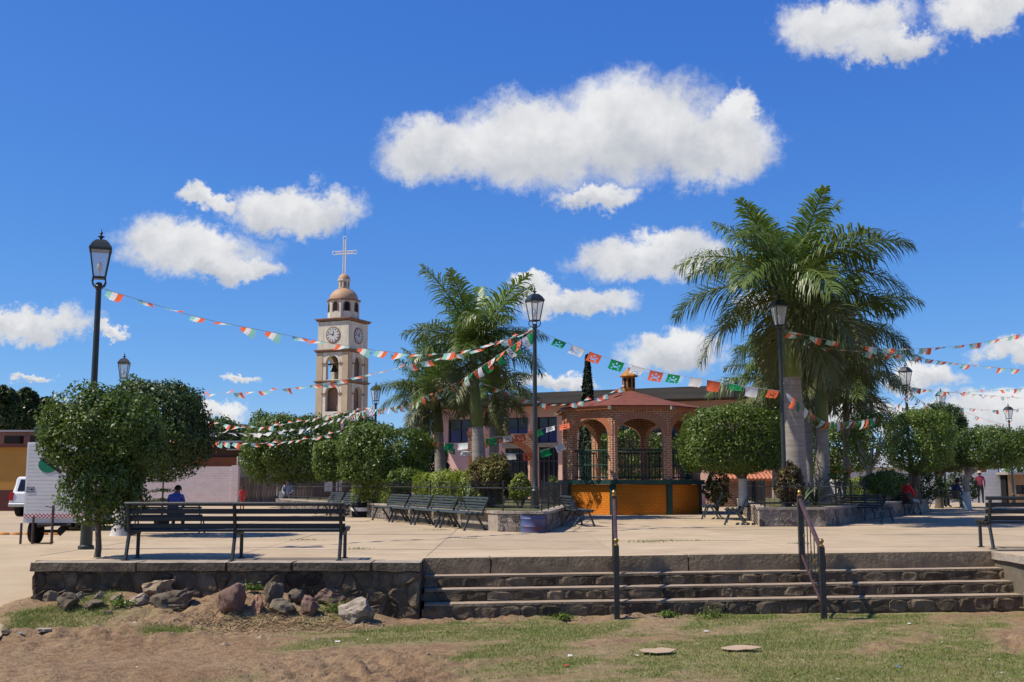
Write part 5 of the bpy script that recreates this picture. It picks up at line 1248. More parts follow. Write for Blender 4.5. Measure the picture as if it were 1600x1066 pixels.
def ochre_house():
    f = Facade('ochre_house', 'ochre house with maroon base behind the white trailer', 'building', -260, 56, 130, 56, -.3); H = f.at(20, 699)[1]; hb = f.at(20, 766)[1]
    r = [f.rect(-190, -150, 715, 752)]; mb = MB(); wall_openings(mb, f.L, hb, H, r); mb.build('wall', M_ochre, f.t); window(f, r[0])
    MB().box((f.L / 2, .0, hb / 2), (f.L, .06, hb)).build('base_band', M_maroon, f.t); MB().box((f.L / 2, 4.1, H / 2), (f.L - .02, 7.9, H - .02)).build('mass', M_ochre, f.t)
    MB().box((f.L / 2, -.05, H + .09), (f.L, .3, .18)).build('cornice', M_maroon, f.t)
    h2 = f.at(20, 672)[1]; MB().box((f.L / 2, 2.5, (H + h2) / 2), (f.L, .3, h2 - H)).build('brick_parapet', M_oldbrick, f.t); MB().box((f.L / 2, 2.5, h2 + .06), (f.L, .45, .1)).build('coping', M_sheet, f.t)
    for px in (5, 46): x = f.at(px, 690)[0]; MB().box((x, 1.2, H + .38), (.8, .5, .5)).build('roof_clutter', M_black, f.t)
    x = f.at(41, 690)[0]; MB().lathe([(.3, 0), (.32, .35), (.1, .5), (.02, .52)], 12, (x, 1.6, H + .7)).build('water_tank', M_green, f.t, True)
ochre_house()
def left_walls():
    f = Facade('brick_wall', 'pink whitewashed brick wall behind the long black bench', 'wall', 150, 56, 371, 56, -.25); H = f.at(320, 729)[1]
    MB().box((f.L / 2, .12, H / 2), (f.L, .24, H)).build('wall', M_pinkbrick, f.t); x = f.L - .12; MB().box((x, .10, H / 2 + .03), (.34, .34, H + .06)).build('end_pier', M_pinkbrick, f.t)
    f = Facade('adobe_house', 'weathered brown adobe house behind the pink brick wall', 'building', 240, 64, 400, 64, -.25); H = f.at(320, 692)[1]
    MB().box((f.L / 2, 2.5, H / 2), (f.L, 5, H)).build('wall', M_adobe, f.t); MB().box((f.L / 2, -.06, f.at(320, 727)[1]), (f.L, .14, .9)).build('plaster_band', mat('orange_clay', (.34, .12, .045), .95, (.22, .08, .04), 1.5), f.t)
    MB().box((f.L / 2, 2.2, H + .05), (f.L + .5, 5.8, .08)).build('roof', M_sheet, f.t); MB().box((f.at(375, 700)[0], -.3, f.at(375, 703)[1]), (1.2, .8, .06)).build('awning', M_sheet, f.t)
    f = Facade('palisade', 'grey wooden palisade beside the pink brick wall', 'fence', 373, 57, 492, 60, -.25); H = f.at(410, 748)[1]; n = int(f.L / .17)
    MB().box((f.L / 2, .2, H + .55), (f.L, .12, 1.2)).build('upper_wall', M_cap, f.t)
    MB().box((f.L / 2, .09, .35), (f.L, .05, .7)).build('base_board', M_black, f.t)
    M_wood = mat('grey_wood', (.22, .18, .13), .9, (.13, .105, .08), 3, .4, 20, rnd=.3, stretch=(1, 1, .2))
    for k in range(n): MB().box(((k + .5) * f.L / n, .04 + random.uniform(-.01, .01), H / 2 + .1 + random.uniform(-.06, .06)), (f.L / n * .82, .03, H - .1)).build('slat', M_wood, f.t, uv=False)
    f = Facade('low_shed', 'low cream shed with ribbed shutter behind the far hedge', 'building', 488, 60, 575, 62, -.2); H = f.at(520, 735)[1]
    MB().box((f.L / 2, 2, H / 2), (f.L, 4, H)).build('wall', mat('shed_brown', (.14, .09, .07), .9), f.t); a = f.rect(506, 534, 750, 768)
    for k in range(14): MB().box((a[0] + (k + .5) * (a[1] - a[0]) / 14, -.04, (a[2] + a[3]) / 2), ((a[1] - a[0]) / 14 * .8, .06, a[3] - a[2])).build('shutter_slat', M_white, f.t, uv=False)
left_walls()
def right_walls():
    f = Facade('block_wall', 'white painted block wall behind the standing man', 'wall', 1425, 66, 1573, 66, -.1); H = f.at(1540, 738)[1]
    MB().box((f.L / 2, .1, H / 2), (f.L, .2, H)).build('wall', M_whiteblock, f.t)
    f = Facade('terracotta_house', 'terracotta house rising above the white block wall', 'building', 1455, 72, 1562, 72, -.1); H = f.at(1530, 727)[1]
    MB().box((f.L / 2, 3, H / 2), (f.L, 6, H)).build('wall', mat('terracotta', (.42, .17, .085), .9, (.33, .13, .07), 1), f.t); MB().box((f.L - .5, -.05, H - .35), (.7, .1, .7)).build('white_panel', M_white, f.t); MB().box((f.L / 2, 3, H + .05), (f.L + .2, 6.2, .1)).build('roof', M_cap, f.t)
    f = Facade('tan_house', 'tan house with a dark window at the right end of the wall', 'building', 1574, 65, 1720, 65, -.1); H = f.at(1590, 742)[1]; r = f.rect(1588, 1612, 758, 772)
    mb = MB(); wall_openings(mb, f.L, 0, H, [r]); mb.build('wall', mat('tan_plaster', (.42, .26, .14), .9, (.35, .21, .11), 1), f.t); window(f, r, M_darkpane, M_darkpane); MB().box((f.L / 2, 2.6, H / 2), (f.L - .02, 4.6, H - .02)).build('mass', M_black, f.t); MB().box((f.L / 2, 2, H + .07), (f.L + .4, 5, .14)).build('roof', M_cap, f.t)
    f = Facade('grey_shed', 'grey block shed with a pale ribbed sheet roof behind the ficus trees', 'building', 1308, 60, 1425, 60, -.1); H = f.at(1360, 730)[1]; h2 = f.at(1360, 714)[1]
    MB().box((f.L / 2, 2, H / 2), (f.L, 4, H)).build('wall', M_whiteblock, f.t); n = int(f.L / .22)
    for k in range(n): x = (k + .5) * f.L / n; MB().bar((x, -.35, H - .02), (x, 3.6, h2 + .25), f.L / n * .97, .05, .45).build('roof_sheet', M_sheet, f.t, uv=False)
    f = Facade('tiled_shed', 'low shed with red clay tile roof right of the bandstand', 'building', 1120, 52, 1216, 52, -.05); H = f.at(1190, 750)[1]; h2 = f.at(1190, 732)[1]
    MB().box((f.L / 2, 1.6, H / 2), (f.L, 3, H)).build('wall', M_oldbrick, f.t); n = int(f.L / .19)
    for k in range(n): x = (k + .5) * f.L / n; MB().tube((x, -.25, H), (x, 1.8, h2 + .1), .10, n=6).build('tile_row', mat('clay_tile', (.45, .17, .09), .85, (.32, .12, .07), 3), f.t, uv=False)
right_walls()
# hills and trees of the backdrop
def hills():
    rng = np.random.default_rng(4); xs = np.linspace(-900, 900, 181); ys = np.array([420, 520, 620, 700, 760, 900]); fr = [0, .35, .75, 1.0, .9, .2]; V = []
    px = 800 + FPX * xs / 700; prof = np.interp(px, [-1500, -300, 0, 70, 200, 300, 350, 400, 470, 560, 700, 900, 1500, 2500], [560, 585, 600, 618, 640, 648, 661, 668, 690, 712, 735, 740, 742, 735])
    top = (754 - prof) / FPX * 700 + sinnoise(np.stack([xs, xs * 0, xs * 0], 1), 3, .05, 4) * 2.0
    for y, f in zip(ys, fr):
        for x, h in zip(xs, top): V.append((x, y, -6 + (h + 6) * f + (math.sin(x * .03 + y) * 1.5 if 0 < f < 1 else 0)))
    n = len(xs); F = np.array([(j * n + i, j * n + i + 1, (j + 1) * n + i + 1, (j + 1) * n + i) for j in range(len(ys) - 1) for i in range(n - 1)])
    struct(fast('hills', np.array(V), F, mat('hill_scrub', (.050, .065, .042), .95, (.075, .075, .05), .03, .0, detail=10), smooth=True))
hills()
GT = 'tall dark trees beyond the houses on the left'
for k, (px, Y, y0, y1, w, lab) in enumerate([(8, 84, 608, 700, 46, 'tall dark tree beyond the ochre house, cut by the frame'), (42, 88, 604, 700, 36, 'pointed dark tree beyond the ochre house'), (66, 92, 618, 700, 40, 'lower dark tree beside the pointed one')]):
    ficus(lab, Y, px - w / 2, px + w / 2, y0, y1, None, .34, 5000, -.2, [M_leafd, M_cypress], 2.0, 80 + k, False, .2, .3, None, GT)
cypress('thin feathery conifer behind the adobe house', 308, 82, 636, 16, -.2, 5, 2500)
cypress('second thin conifer behind the adobe house', 318, 86, 644, 14, -.2, 6, 2500)
ficus('dark rounded tree above the adobe house', 78, 280, 390, 655, 712, None, .3, 5000, -.2, [M_leafd, M_leaf], 2.2, 85, False, .2, .3, None, GT)
ficus('green treetop behind the bell tower foot', 80, 500, 590, 645, 740, None, .3, 6000, -.2, [M_leaf, M_leafy], 2.2, 86, False, .2, .25, None, None)

# ------------------------------------------------------------------ trailer and vehicle
def trailer():
    Y = 26.5; zg = -.3; a = P(37, 800, Y); W = 1.66; s = thing('cargo_trailer', 'white ribbed box trailer with red chequered stripe parked on the street', 'trailer', (a.x + W / 2, Y, zg)); z = lambda py: P(80, py, Y).z - zg
    zb, zt_ = z(817), z(691); L = 3.2; M_tr = mat('trailer_white', (.66, .66, .64), .45, (.56, .56, .54), 2, .05, 20)
    MB().box((0, L / 2, (zb + zt_) / 2), (W, L, zt_ - zb)).build('box', M_tr, s)
    n = 20
    for k in range(n):
        zz = zb + .1 + (zt_ - zb - .12) * (k + .5) / n; MB().bar((-W / 2 + .03, -.006, zz), (W / 2 - .03, -.006, zz), .014, (zt_ - zb) / n * .86, .3).build('panel', M_tr, s, uv=False)
        MB().bar((W / 2 + .006, .03, zz), (W / 2 + .006, L - .03, zz), .014, (zt_ - zb) / n * .86, .3).build('panel', M_tr, s, uv=False)
    m = bpy.data.materials.new('red_checker'); m.use_nodes = True; nt = m.node_tree; ck = nt.nodes.new('ShaderNodeTexChecker'); uvn = nt.nodes.new('ShaderNodeUVMap'); nt.links.new(uvn.outputs[0], ck.inputs[0]); ck.inputs['Scale'].default_value = 22
    ck.inputs['Color1'].default_value = (.45, .03, .03, 1); ck.inputs['Color2'].default_value = (.65, .65, .63, 1); nt.links.new(ck.outputs[0], nt.nodes['Principled BSDF'].inputs['Base Color'])
    MB().box((0, -.016, z(806)), (W - .04, .012, .10)).build('chequered_stripe', m, s)
    zc = z(726); xg = P(76, 726, Y).x - a.x - W / 2; n = 20
    MB().add([(xg + .24 * math.cos(2 * PI * k / n), -.022, zc + .20 * math.sin(2 * PI * k / n)) for k in range(n)], [tuple(range(n))]).build('green_emblem', mat('emblem_green', (.01, .20, .10), .5), s, uv=False)
    MB().add([(xg - .24, -.028, zc + .16), (xg - .10, -.028, zc + .17), (xg + .36, -.028, zc - .16), (xg + .30, -.028, zc - .22)], [(0, 1, 2, 3)]).build('emblem_bar', M_black, s, uv=False)
    xl = P(48, 765, Y).x - a.x - W / 2; zl = z(765)
    fr = MB()
    for dz in (-.055, .055): fr.box((xl, -.018, zl + dz), (.17, .01, .010))
    for dx in (-.085, .085): fr.box((xl + dx, -.018, zl), (.010, .01, .12))
    fr.box((xl + .0, -.018, zl), (.10, .01, .015)); fr.add([(xl + .02, -.019, zl - .03), (xl + .07, -.019, zl), (xl + .02, -.019, zl + .03)], [(0, 1, 2)]); fr.build('small_sign', M_black, s, uv=False)
    M_tyre = mat('tyre', (.012, .012, .012), .8); M_under = mat('chassis', (.03, .027, .025), .7)
    for sx in (-1, 1):
        for yy in (.35,):
            o = MB(); o.path([(sx * (W / 2 - .26), yy, .28), (sx * (W / 2 - .08), yy, .28)], [.28, .28], 22); w = o.build('wheel', M_tyre, s, True, uv=False)
            MB().path([(sx * (W / 2 - .10), yy, .28), (sx * (W / 2 - .07), yy, .28)], [.15, .14], 14).build('rim', M_sheet, w, True, uv=False)
        o = MB(); o.path([(sx * (W / 2 - .26), L - .6, .28), (sx * (W / 2 - .08), L - .6, .28)], [.28, .28], 22); o.build('wheel', M_tyre, s, True, uv=False)
        MB().bar((sx * .45, .0, zb - .06), (sx * .45, L, zb - .06), .08, .1).build('chassis_rail', M_under, s, uv=False)
    MB().tube((-W / 2 + .2, .35, .28), (W / 2 - .2, .35, .28), .04, n=8).build('axle', M_under, s, uv=False); MB().lathe([(.05, -.14), (.13, -.05), (.13, .05), (.05, .14)], 12, (0, .35, .28)).build('differential', M_under, s, True, uv=False)
    for x in (-.52, -.80): MB().bar((x, -.15, 0), (x, -.15, zb + (.15 if x > -.6 else .0)), .05, .05).build('stand', M_rust, s, uv=False)
    MB().bar((-.02, -.25, 0), (-.02, -.25, zb + .42), .055, .055).build('jack_post', M_rust, s, uv=False); MB().tube((-.02, -.27, zb + .36), (-.18, -.30, zb + .40), .012, n=5).build('jack_crank', M_rust, s, uv=False)
    MB().bar((-.4, -.2, zb - .04), (.4, -.2, zb - .04), .06, .06).build('drawbar', M_under, s, uv=False)
trailer()
def suv():
    Y = 47; a = P(14.5, 780, Y); zg = -.3; W = 1.78; L = 4.4; s = thing('parked_suv', 'white sport utility vehicle with red tail lamps parked behind the trailer', 'car', (a.x + W / 2, Y, zg)); M_car = mat('car_white', (.68, .68, .67), .3, (.64, .64, .63), 1, spec=.5); M_tyre = MATS['tyre']
    prof = [(0.0, .42), (-.03, .62), (0.0, .98), (.10, 1.05), (.30, 1.62), (.45, 1.70), (2.5, 1.70), (3.0, 1.12), (4.2, 1.0), (4.4, .75), (4.38, .42)]; V = []; nP = len(prof)
    for x, inset in ((-W / 2, 1), (-W / 2 + .12, 0), (W / 2 - .12, 0), (W / 2, 1)):
        for (y, zz) in prof:
            top = zz > 1.03; V.append((x * (.86 if top and inset else (1 if not top else .9)), y + (.03 if inset else 0), zz - (.03 if inset and top else 0)))
    F = [(r * nP + k, r * nP + (k + 1) % nP, (r + 1) * nP + (k + 1) % nP, (r + 1) * nP + k) for r in range(3) for k in range(nP)] + [tuple(range(nP)), tuple(range(3 * nP, 4 * nP))]
    MB().add(V, F).build('body', M_car, s, False, uv=False)
    MB().add([(-.62, .10, 1.08), (.62, .10, 1.08), (.56, .265, 1.58), (-.56, .265, 1.58)], [(0, 1, 2, 3)]).build('rear_window', M_darkpane, s, uv=False)
    for sx in (-1, 1):
        MB().add([(sx * .80, .42, 1.10), (sx * .80, 2.75, 1.12), (sx * .775, 2.40, 1.60), (sx * .775, .52, 1.60)], [(0, 1, 2, 3)]).build('side_window', M_darkpane, s, uv=False)
        MB().box((sx * .80, .02, .86), (.17, .12, .34)).build('tail_lamp', mat('tail_red', (.45, .01, .01), .3), s)
        for y in (.85, 3.45):
            o = MB(); o.path([(sx * (W / 2 - .24), y, .36), (sx * (W / 2 - .01), y, .36)], [.36, .36], 22); w = o.build('wheel', M_tyre, s, True, uv=False); MB().path([(sx * (W / 2 - .04), y, .36), (sx * (W / 2 + .0), y, .36)], [.21, .19], 14).build('rim', M_sheet, w, True, uv=False)
    MB().bar((-W / 2 + .02, -.06, .50), (W / 2 - .02, -.06, .50), .14, .16, .3).build('bumper', M_sheet, s, uv=False)
    MB().box((0, -.04, .78), (.5, .02, .14)).build('number_plate', M_white, s)
suv()
mb = thing('speed_bump', 'orange row of speed bump studs across the street', 'speed bump', (P(20, 830, 31).x, 31, -.3))
for k in range(16): MB().lathe([(.16, 0), (.15, .04), (.08, .07), (.01, .075)], 10, (-2.4 + k * .36, 0, 0)).build('stud', mat('stud_orange', (.55, .22, .03), .6), mb, True, uv=False)

# ------------------------------------------------------------------ people
def person(label, pose, loc, rz, shirt, pants, hat=None, h=1.68, hair=(.015, .012, .01), skin=(.28, .15, .09), lean=0.0, sleeve=True, shoe=(.03, .025, .02), extra=None):
    S = h / 1.68; J = {}
    if pose == 'stand':
        J = dict(pel=(0, 0, .92, .135), sp=(0, .01, 1.12, .13), ch=(0, .0, 1.32, .15), nk=(0, 0, 1.44, .055), hd=(0, -.02, 1.53, .085), ht=(0, -.015, 1.62, .075))
        for s, n in ((-1, 'l'), (1, 'r')):
            J.update({n + 'sh': (s * .17, 0, 1.38, .062), n + 'el': (s * .235, .05, 1.12, .045), n + 'wr': (s * .22, -.05, .90, .030), n + 'hp': (s * .09, 0, .86, .095), n + 'kn': (s * .10, -.03, .48, .062), n + 'an': (s * .105, .02, .09, .042), n + 'to': (s * .115, -.15, .045, .038)})
    else:
        J = dict(pel=(0, .02, .53, .145), sp=(0, .04, .72, .13), ch=(0, .03 - lean, .93, .15), nk=(0, .01 - lean * 1.3, 1.06, .055), hd=(0, -.03 - lean * 1.5, 1.15, .085), ht=(0, -.025 - lean * 1.5, 1.24, .075))
        for s, n in ((-1, 'l'), (1, 'r')):
            J.update({n + 'sh': (s * .17, .03 - lean, .99, .062), n + 'el': (s * .23, -.06 - lean * .5, .76, .045), n + 'wr': (s * .12, -.28, .66, .030), n + 'hp': (s * .10, -.02, .51, .10), n + 'kn': (s * .13, -.42, .50, .066), n + 'an': (s * .13, -.42, .09, .042), n + 'to': (s * .14, -.58, .045, .038)})
    J['ns'] = (0, J['hd'][1] - .088, J['hd'][2] + .005, .016)
    E = [('pel', 'sp', 1), ('sp', 'ch', 1), ('ch', 'nk', 1), ('nk', 'hd', 0), ('hd', 'ht', 0), ('hd', 'ns', 0)]
    for n in 'lr': E += [('ch', n + 'sh', 1), (n + 'sh', n + 'el', 1), (n + 'el', n + 'wr', 1 if sleeve else 0), ('pel', n + 'hp', 2), (n + 'hp', n + 'kn', 2), (n + 'kn', n + 'an', 2), (n + 'an', n + 'to', 3)]
    keys = list(J); idx = {k: i for i, k in enumerate(keys)}; t = thing('person', label, 'person', loc, rz, None)
    me = bpy.data.meshes.new('body'); me.from_pydata([tuple(v * S for v in J[k][:3]) for k in keys], [(idx[a], idx[b]) for a, b, _ in E], []); o = bpy.data.objects.new('body', me); COL.objects.link(o)
    o.modifiers.new('skin', 'SKIN'); sv = me.skin_vertices[0].data
    for i, k in enumerate(keys): r = J[k][3] * S; sv[i].radius = (r, r * (.78 if k in ('sp', 'ch', 'pel') else 1)); sv[i].use_root = (k == 'pel')
    sb = o.modifiers.new('sub', 'SUBSURF'); sb.levels = 2; sb.render_levels = 2
    dg = bpy.context.evaluated_depsgraph_get(); ev = bpy.data.meshes.new_from_object(o.evaluated_get(dg)); bpy.data.objects.remove(o); bpy.data.meshes.remove(me)
    cm = lambda n, c: mat('%s_%d_%d_%d' % (n, *[int(v * 255) for v in c]), c, .85, tuple(v * .8 for v in c), 8)
    for m in (cm('skin', skin), cm('cloth', shirt), cm('cloth', pants), cm('shoe', shoe)): ev.materials.append(m)
    segs = [(Vector(J[a][:3]) * S, Vector(J[b][:3]) * S, m) for a, b, m in E]
    for p in ev.polygons:
        best = None
        for a, b, m in segs:
            d = b - a; f = max(0, min(1, (p.center - a).dot(d) / d.length_squared)); q = (p.center - (a + d * f)).length
            if best is None or q < best[0]: best = (q, m)
        p.material_index = best[1]; p.use_smooth = True
    body = bpy.data.objects.new('body', ev); link(body, t); mskin = ev.materials[0]
    hc = Vector(J['hd'][:3]) * S; tp = Vector(J['ht'][:3]) * S; mh = cm('hair', hair)
    hb = MB(); R_ = .098 * S; n = 14; prof = [(R_ * math.cos(a), R_ * 1.05 * math.sin(a)) for a in [k * PI / 2 / 6 for k in range(7)]]
    hb.lathe([(R_ * .98, -.03 * S)] + prof, n, (hc.x, hc.y + .018 * S, hc.z + .045 * S)); hb.build('hair', mh, t, True, uv=False)
    for sx in (-1, 1):
        MB().lathe([(.002, -.010), (.009, 0), (.002, .010)], 8, (sx * .032 * S, hc.y - .083 * S, hc.z + .03 * S)).build('eye', M_black, t, uv=False)
        MB().path([(sx * .088 * S, hc.y + .01, hc.z - .02 * S), (sx * .098 * S, hc.y + .02, hc.z + .01 * S), (sx * .09 * S, hc.y + .015, hc.z + .04 * S)], [.008, .014, .008], 6).build('ear', mskin, t, uv=False)
        n_ = 'l' if sx < 0 else 'r'; w = Vector(J[n_ + 'wr'][:3]) * S; e = Vector(J[n_ + 'el'][:3]) * S; d = (w - e).normalized(); u = Vector((0, 1, 0)) if pose == 'stand' else Vector((1, 0, 0)); u = (u - d * u.dot(d)).normalized(); k2 = d.cross(u); hm = MB()
        hm.path([w - d * .02, w + d * .04 * S, w + d * .085 * S], [.024 * S, .036 * S, .032 * S], 8, sx=.6)
        for q, (off, ln) in enumerate(((-.026, .065), (-.009, .078), (.009, .073), (.026, .058))): b = w + d * .075 * S + u * off * S; hm.path([b, b + d * ln * .55 * S, b + d * ln * .9 * S + k2 * .018 * S], [.0095 * S, .0085 * S, .006 * S], 6)
        b = w + d * .025 * S - u * .03 * S; hm.path([b, b + d * .035 * S - u * .018 * S, b + d * .06 * S - u * .016 * S], [.011 * S, .010 * S, .007 * S], 6); hm.build('hand', mskin, t, True, uv=False)
    if hat: MB().lathe([(.19 * S, 0), (.20 * S, .012), (.11 * S, .02), (.105 * S, .10 * S), (.085 * S, .125 * S), (.01, .12 * S)], 18, (hc.x, hc.y + .015, hc.z + .075 * S)).build('hat', cm('hat', hat), t, True, uv=False)
    return t
c = G(1533, 787); person('man in maroon shirt and dark trousers standing by the white wall', 'stand', (c.x, c.y, 0), PI - .5, (.20, .025, .05), (.012, .012, .014), hat=(.45, .40, .32), h=1.74)
def seat_on(b, off, rz, **k): pass
f1 = PI - 1.0; d1 = Vector((math.cos(f1), math.sin(f1), 0))
person('person in a red shirt and pale trousers sitting on the shaded bench', 'sit', (BR1.x + d1.x * -.55, BR1.y + d1.y * -.55, 0), f1, (.62, .03, .03), (.42, .38, .33))
person('person in dark clothes leaning on the shaded bench beside the red shirt', 'sit', (BR1.x + d1.x * .45, BR1.y + d1.y * .45, 0), f1, (.02, .02, .035), (.03, .03, .04), lean=.08)
f2 = PI - 1.15; d2 = Vector((math.cos(f2), math.sin(f2), 0))
person('old man in a white shirt and straw hat sitting on the far bench', 'sit', (BR2.x + d2.x * .5, BR2.y + d2.y * .5, 0), f2, (.55, .54, .50), (.05, .05, .06), hat=(.50, .43, .32), lean=.05)
person('man in a blue shirt and dark hat sitting on the far bench', 'sit', (BR2.x - d2.x * .45, BR2.y - d2.y * .45, 0), f2, (.05, .08, .20), (.30, .32, .38), hat=(.06, .05, .05), lean=.1)
person('person in a blue shirt bending forward on the bench under the tree', 'sit', (BL1.x + .1, BL1.y, 0), PI, (.10, .13, .42), (.05, .05, .07), lean=.20, h=1.42)
c = G(378, 797); person('small child in red standing by the palisade', 'stand', (c.x, c.y, 0), PI + .6, (.60, .06, .05), (.45, .06, .05), h=.98)
c = P(446, 770, 48.5); t = thing('stone_bench', 'round stone bench at the foot of the broad ficus', 'bench', (c.x, 49.3, 0)); MB().lathe([(.55, 0), (.58, .38), (.60, .43), (.2, .44)], 18).build('ring', M_cap, t, True)
person('person in a pale shirt sitting on the round stone bench under the broad ficus', 'sit', (c.x, 49.0, 0), .1, (.28, .30, .36), (.03, .03, .04))

# ------------------------------------------------------------------ strings of paper flags
PG = mat('paper_green', (.008, .30, .085), .7, (.012, .36, .11), 9, transl=.4); PW = mat('paper_white', (.80, .81, .80), .7, (.74, .76, .76), 9, transl=.4); PR = mat('paper_red', (.80, .14, .055), .7, (.86, .19, .09), 9, transl=.4); PT = mat('paper_teal', (.26, .60, .54), .7, (.34, .68, .60), 9, transl=.4)
M_string = mat('string', (.5, .5, .48), .8)
def flag_mesh(seed, kind, w, h, cols=None):
    rnd = random.Random(seed); nx, nz = 9, 6; V = []; a0 = rnd.uniform(.1, 1.1) if kind == 'tri' else rnd.uniform(-.25, .75); a1 = a0 + rnd.uniform(-.7, .7) * (1 if kind == 'tri' else .6); ph = rnd.random() * 6.28; shrink = rnd.uniform(.45, 1.0) if kind == 'tri' else 1
    for j in range(nz + 1):
        for i in range(nx + 1):
            u = i / nx; v = j / nz; hh = h * v * ((shrink + (1 - shrink) * u) if kind == 'tri' else 1.0)
            if j == nz: hh -= h * .07 * (i % 2)
            a = a0 + (a1 - a0) * u + .35 * v; V.append(((u - .5) * w, hh * math.sin(a) + .018 * math.sin(u * 7 + ph) * v, -hh * math.cos(a)))
    F = []; M = []
    hole = {(2, 2), (6, 2), (4, 1), (4, 3), (2, 4), (6, 4), (3, 3), (5, 3)} if kind == 'mono' and rnd.random() < .75 else set()
    for j in range(nz):
        for i in range(nx):
            if (i, j) in hole: continue
            F.append((j * (nx + 1) + i, j * (nx + 1) + i + 1, (j + 1) * (nx + 1) + i + 1, (j + 1) * (nx + 1) + i)); M.append(min(2, i * 3 // nx) if kind == 'tri' else 0)
    o = fast('flag', np.array(V), np.array(F), cols, None, M); me = o.data; bpy.data.objects.remove(o); return me
TRI = [flag_mesh(s, 'tri', .34, .22, [PT, PW, PR]) for s in range(5)] + [flag_mesh(s, 'tri', .34, .22, [PR, PW, PT]) for s in range(5, 9)]
MONO = {k: [flag_mesh(s, 'mono', .36, .27, [m]) for s in (11, 12, 13)] for k, m in (('g', PG), ('w', PW), ('r', PR))}
WHT = [flag_mesh(s, 'tri', .30, .22, [PW, PW, PW]) for s in (21, 22, 23)]
def garland(label, pts, Y0, Y1, kind='tri', gap=.52, size=1.0, seed=1, skip=.35):
    rnd = random.Random(seed); A0 = P(pts[0][0], pts[0][1], Y0); B0 = P(pts[-1][0], pts[-1][1], Y1); d = (B0 - A0); d.z = 0; nv = Vector((d.y, -d.x, 0)).normalized(); W = []; o = Vector((0, 0, CAMZ))
    for k, (px, py) in enumerate(pts):
        r = ray(px, py); den = r.dot(nv)
        if k == 0: q = A0
        elif k == len(pts) - 1: q = B0
        else: q = o + r * ((A0 - o).dot(nv) / den) if abs(den) > .02 else P(px, py, Y0 + (Y1 - Y0) * k / (len(pts) - 1))
        W.append(q)
    # smooth the line (Catmull-Rom) and walk along it
    C = []
    for k in range(len(W) - 1):
        p0, p1, p2, p3 = W[max(0, k - 1)], W[k], W[k + 1], W[min(len(W) - 1, k + 2)]
        for q in range(8):
            f = q / 8; C.append(.5 * ((2 * p1) + (p2 - p0) * f + (2 * p0 - 5 * p1 + 4 * p2 - p3) * f * f + (3 * p1 - p0 - 3 * p2 + p3) * f ** 3))
    C.append(W[-1]); t = thing('flag_garland', label, 'garland', W[0], 0, 'strings of paper flags over the plaza'); org = W[0]
    MB().path([c - org for c in C], .005, 4, caps=False).build('string', M_string, t, uv=False)
    dist = skip; acc = 0; kk = rnd.randint(0, 2)
    for k in range(len(C) - 1):
        seg = C[k + 1] - C[k]; l = seg.length
        while dist <= acc + l:
            p = C[k] + seg * ((dist - acc) / l) - org; dr = seg.normalized(); yaw = math.atan2(dr.y, dr.x); pit = -math.asin(max(-1, min(1, dr.z)))
            if kind == 'tri': me = rnd.choice(TRI)
            elif kind == 'white': me = rnd.choice(WHT)
            else: me = rnd.choice(MONO['gwr'[kk % 3]]); kk += 1
            o_ = bpy.data.objects.new('flag', me); link(o_, t); o_.location = p; flip = dr.x < 0
            o_.rotation_euler = (rnd.uniform(-.3, .3) if not flip else rnd.uniform(-.3, .3), pit if not flip else -pit, yaw if not flip else yaw + PI); s = size * rnd.uniform(.9, 1.1); o_.scale = (s, s * (1 if rnd.random() < .75 else -1), s)
            dist += gap * rnd.uniform(.85, 1.15)
        acc += l
YL = {k: v.y for k, v in LAMPS.items()}
garland('tricolour flags from the lamp by the trailer to the planter lamp', [(152, 448), (225, 471), (318, 498), (407, 516), (520, 537), (600, 549), (660, 554), (720, 549), (780, 533), (834, 514)], YL['L1'], YL['LC'], seed=1, gap=.56)
garland('tricolour flags from the lamp behind the clipped tree to the planter lamp', [(190, 606), (283, 617), (348, 615), (422, 610), (505, 599), (595, 581), (660, 566), (740, 548), (790, 532), (835, 516)], YL['L2'], YL['LC'], seed=2, gap=.50)
garland('green, white and red flags from the planter lamp to the tower-side lamp', [(835, 517), (800, 541), (755, 571), (715, 597), (670, 617), (630, 633), (586, 640)], YL['LC'], YL['L3'], 'mono', .46, 1.05, 3)
garland('short string of coloured flags behind the tower-side lamp', [(586, 640), (565, 645), (550, 650), (534, 656)], YL['L3'], YL['L3b'], 'mono', .6, 1.2, 4)
garland('highest of the low tricolour strings left of the tower-side lamp', [(586, 634), (516, 649), (437, 664), (386, 668), (344, 661), (296, 652), (268, 642)], YL['L3'] - 2, 33, seed=5, gap=.55)
garland('low string with white flags crossing before the broad ficus', [(586, 637), (535, 652), (480, 669), (437, 674), (395, 677), (310, 675), (262, 668)], YL['L3'] - 2, 33, 'white', .62, 1.05, 6)
garland('lowest tricolour string across the broad ficus', [(534, 672), (505, 681), (485, 685), (426, 692), (370, 692), (327, 689), (262, 680)], 44, 34, seed=7, gap=.5)
garland('large coloured flags from the planter lamp over the bandstand', [(838, 515), (878, 533), (946, 558), (1018, 579), (1095, 592), (1155, 602), (1224, 612)], YL['LC'], YL['LR'], 'mono', .58, 1.0, 8, .7)
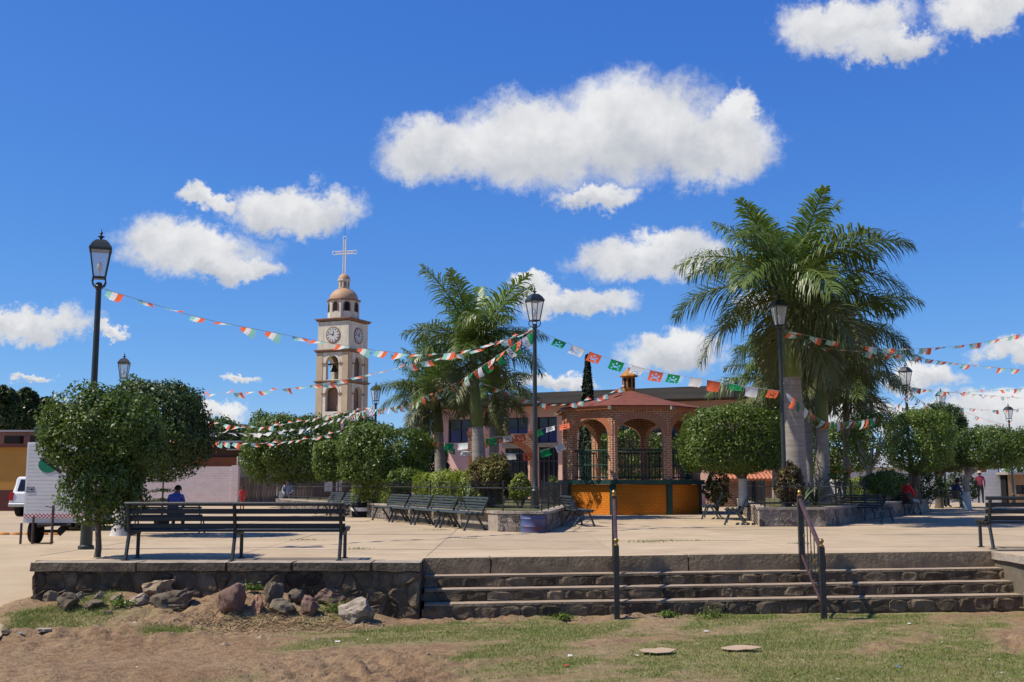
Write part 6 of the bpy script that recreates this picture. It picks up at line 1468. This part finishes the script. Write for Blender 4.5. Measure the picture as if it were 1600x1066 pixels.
garland('coloured flags sagging past the palm trunks to the lamp above the pale tree', [(1226, 612), (1250, 630), (1275, 652), (1300, 660), (1360, 655), (1400, 636), (1420, 612)], YL['LR'], YL['L4'], 'mono', .55, 1.1, 9)
garland('upper tricolour flags from the lamp before the palm to beyond the frame', [(1224, 515), (1290, 531), (1350, 541), (1400, 545), (1450, 544), (1500, 540), (1550, 532), (1610, 518), (1700, 488)], YL['LR'], 30, seed=10, gap=.52)
garland('lower tricolour flags from the lamp before the palm to beyond the frame', [(1224, 517), (1265, 533), (1300, 544), (1340, 549), (1400, 554), (1440, 560), (1520, 571), (1610, 578), (1680, 576)], YL['LR'], 34, seed=11, gap=.52)
garland('tricolour flags from the lamp above the pale tree running right', [(1420, 604), (1460, 611), (1500, 613), (1560, 610), (1610, 606), (1680, 598)], YL['L4'], 44, seed=12, gap=.55)
garland('second tricolour string from the lamp above the pale tree', [(1420, 606), (1470, 612), (1520, 616), (1600, 622), (1680, 622)], YL['L4'], 58, seed=13, gap=.7)
garland('thin string from the lamp over the round dark ficus running right', [(1474, 634), (1510, 638), (1560, 641), (1620, 637)], YL['L5'], 58, seed=14, gap=.7)
garland('thin string between the two farthest right lamps', [(1474, 636), (1510, 645), (1550, 659), (1579, 664)], YL['L5'], YL['L6'], seed=15, gap=.7)
garland('short coloured string between the pale-tree lamp and the next lamp', [(1420, 610), (1435, 624), (1455, 634), (1474, 636)], YL['L4'], YL['L5'], 'mono', .7, 1.1, 16)
garland('upper coloured flags from the slender palms to the bandstand', [(664, 688), (700, 693), (735, 691), (770, 684), (825, 677), (850, 669), (884, 662)], 40.5, 39.4, 'mono', .55, 1.0, 17)
garland('lower coloured flags from the slender palms to the bandstand', [(690, 698), (730, 705), (790, 709), (830, 707), (860, 700), (886, 690)], 40.5, 39.4, 'mono', .6, 1.0, 18)
garland('tricolour flags from the mossy palm over the bandstand roof', [(752, 598), (790, 612), (832, 627), (868, 632), (905, 628), (940, 619), (978, 602)], 35.7, 41.6, seed=19, gap=.5)
garland('white flags seen through the middle arch of the bandstand', [(913, 682), (940, 692), (965, 694), (1000, 688), (1030, 676)], 70, 56.5, 'white', .8, 1.1, 20)
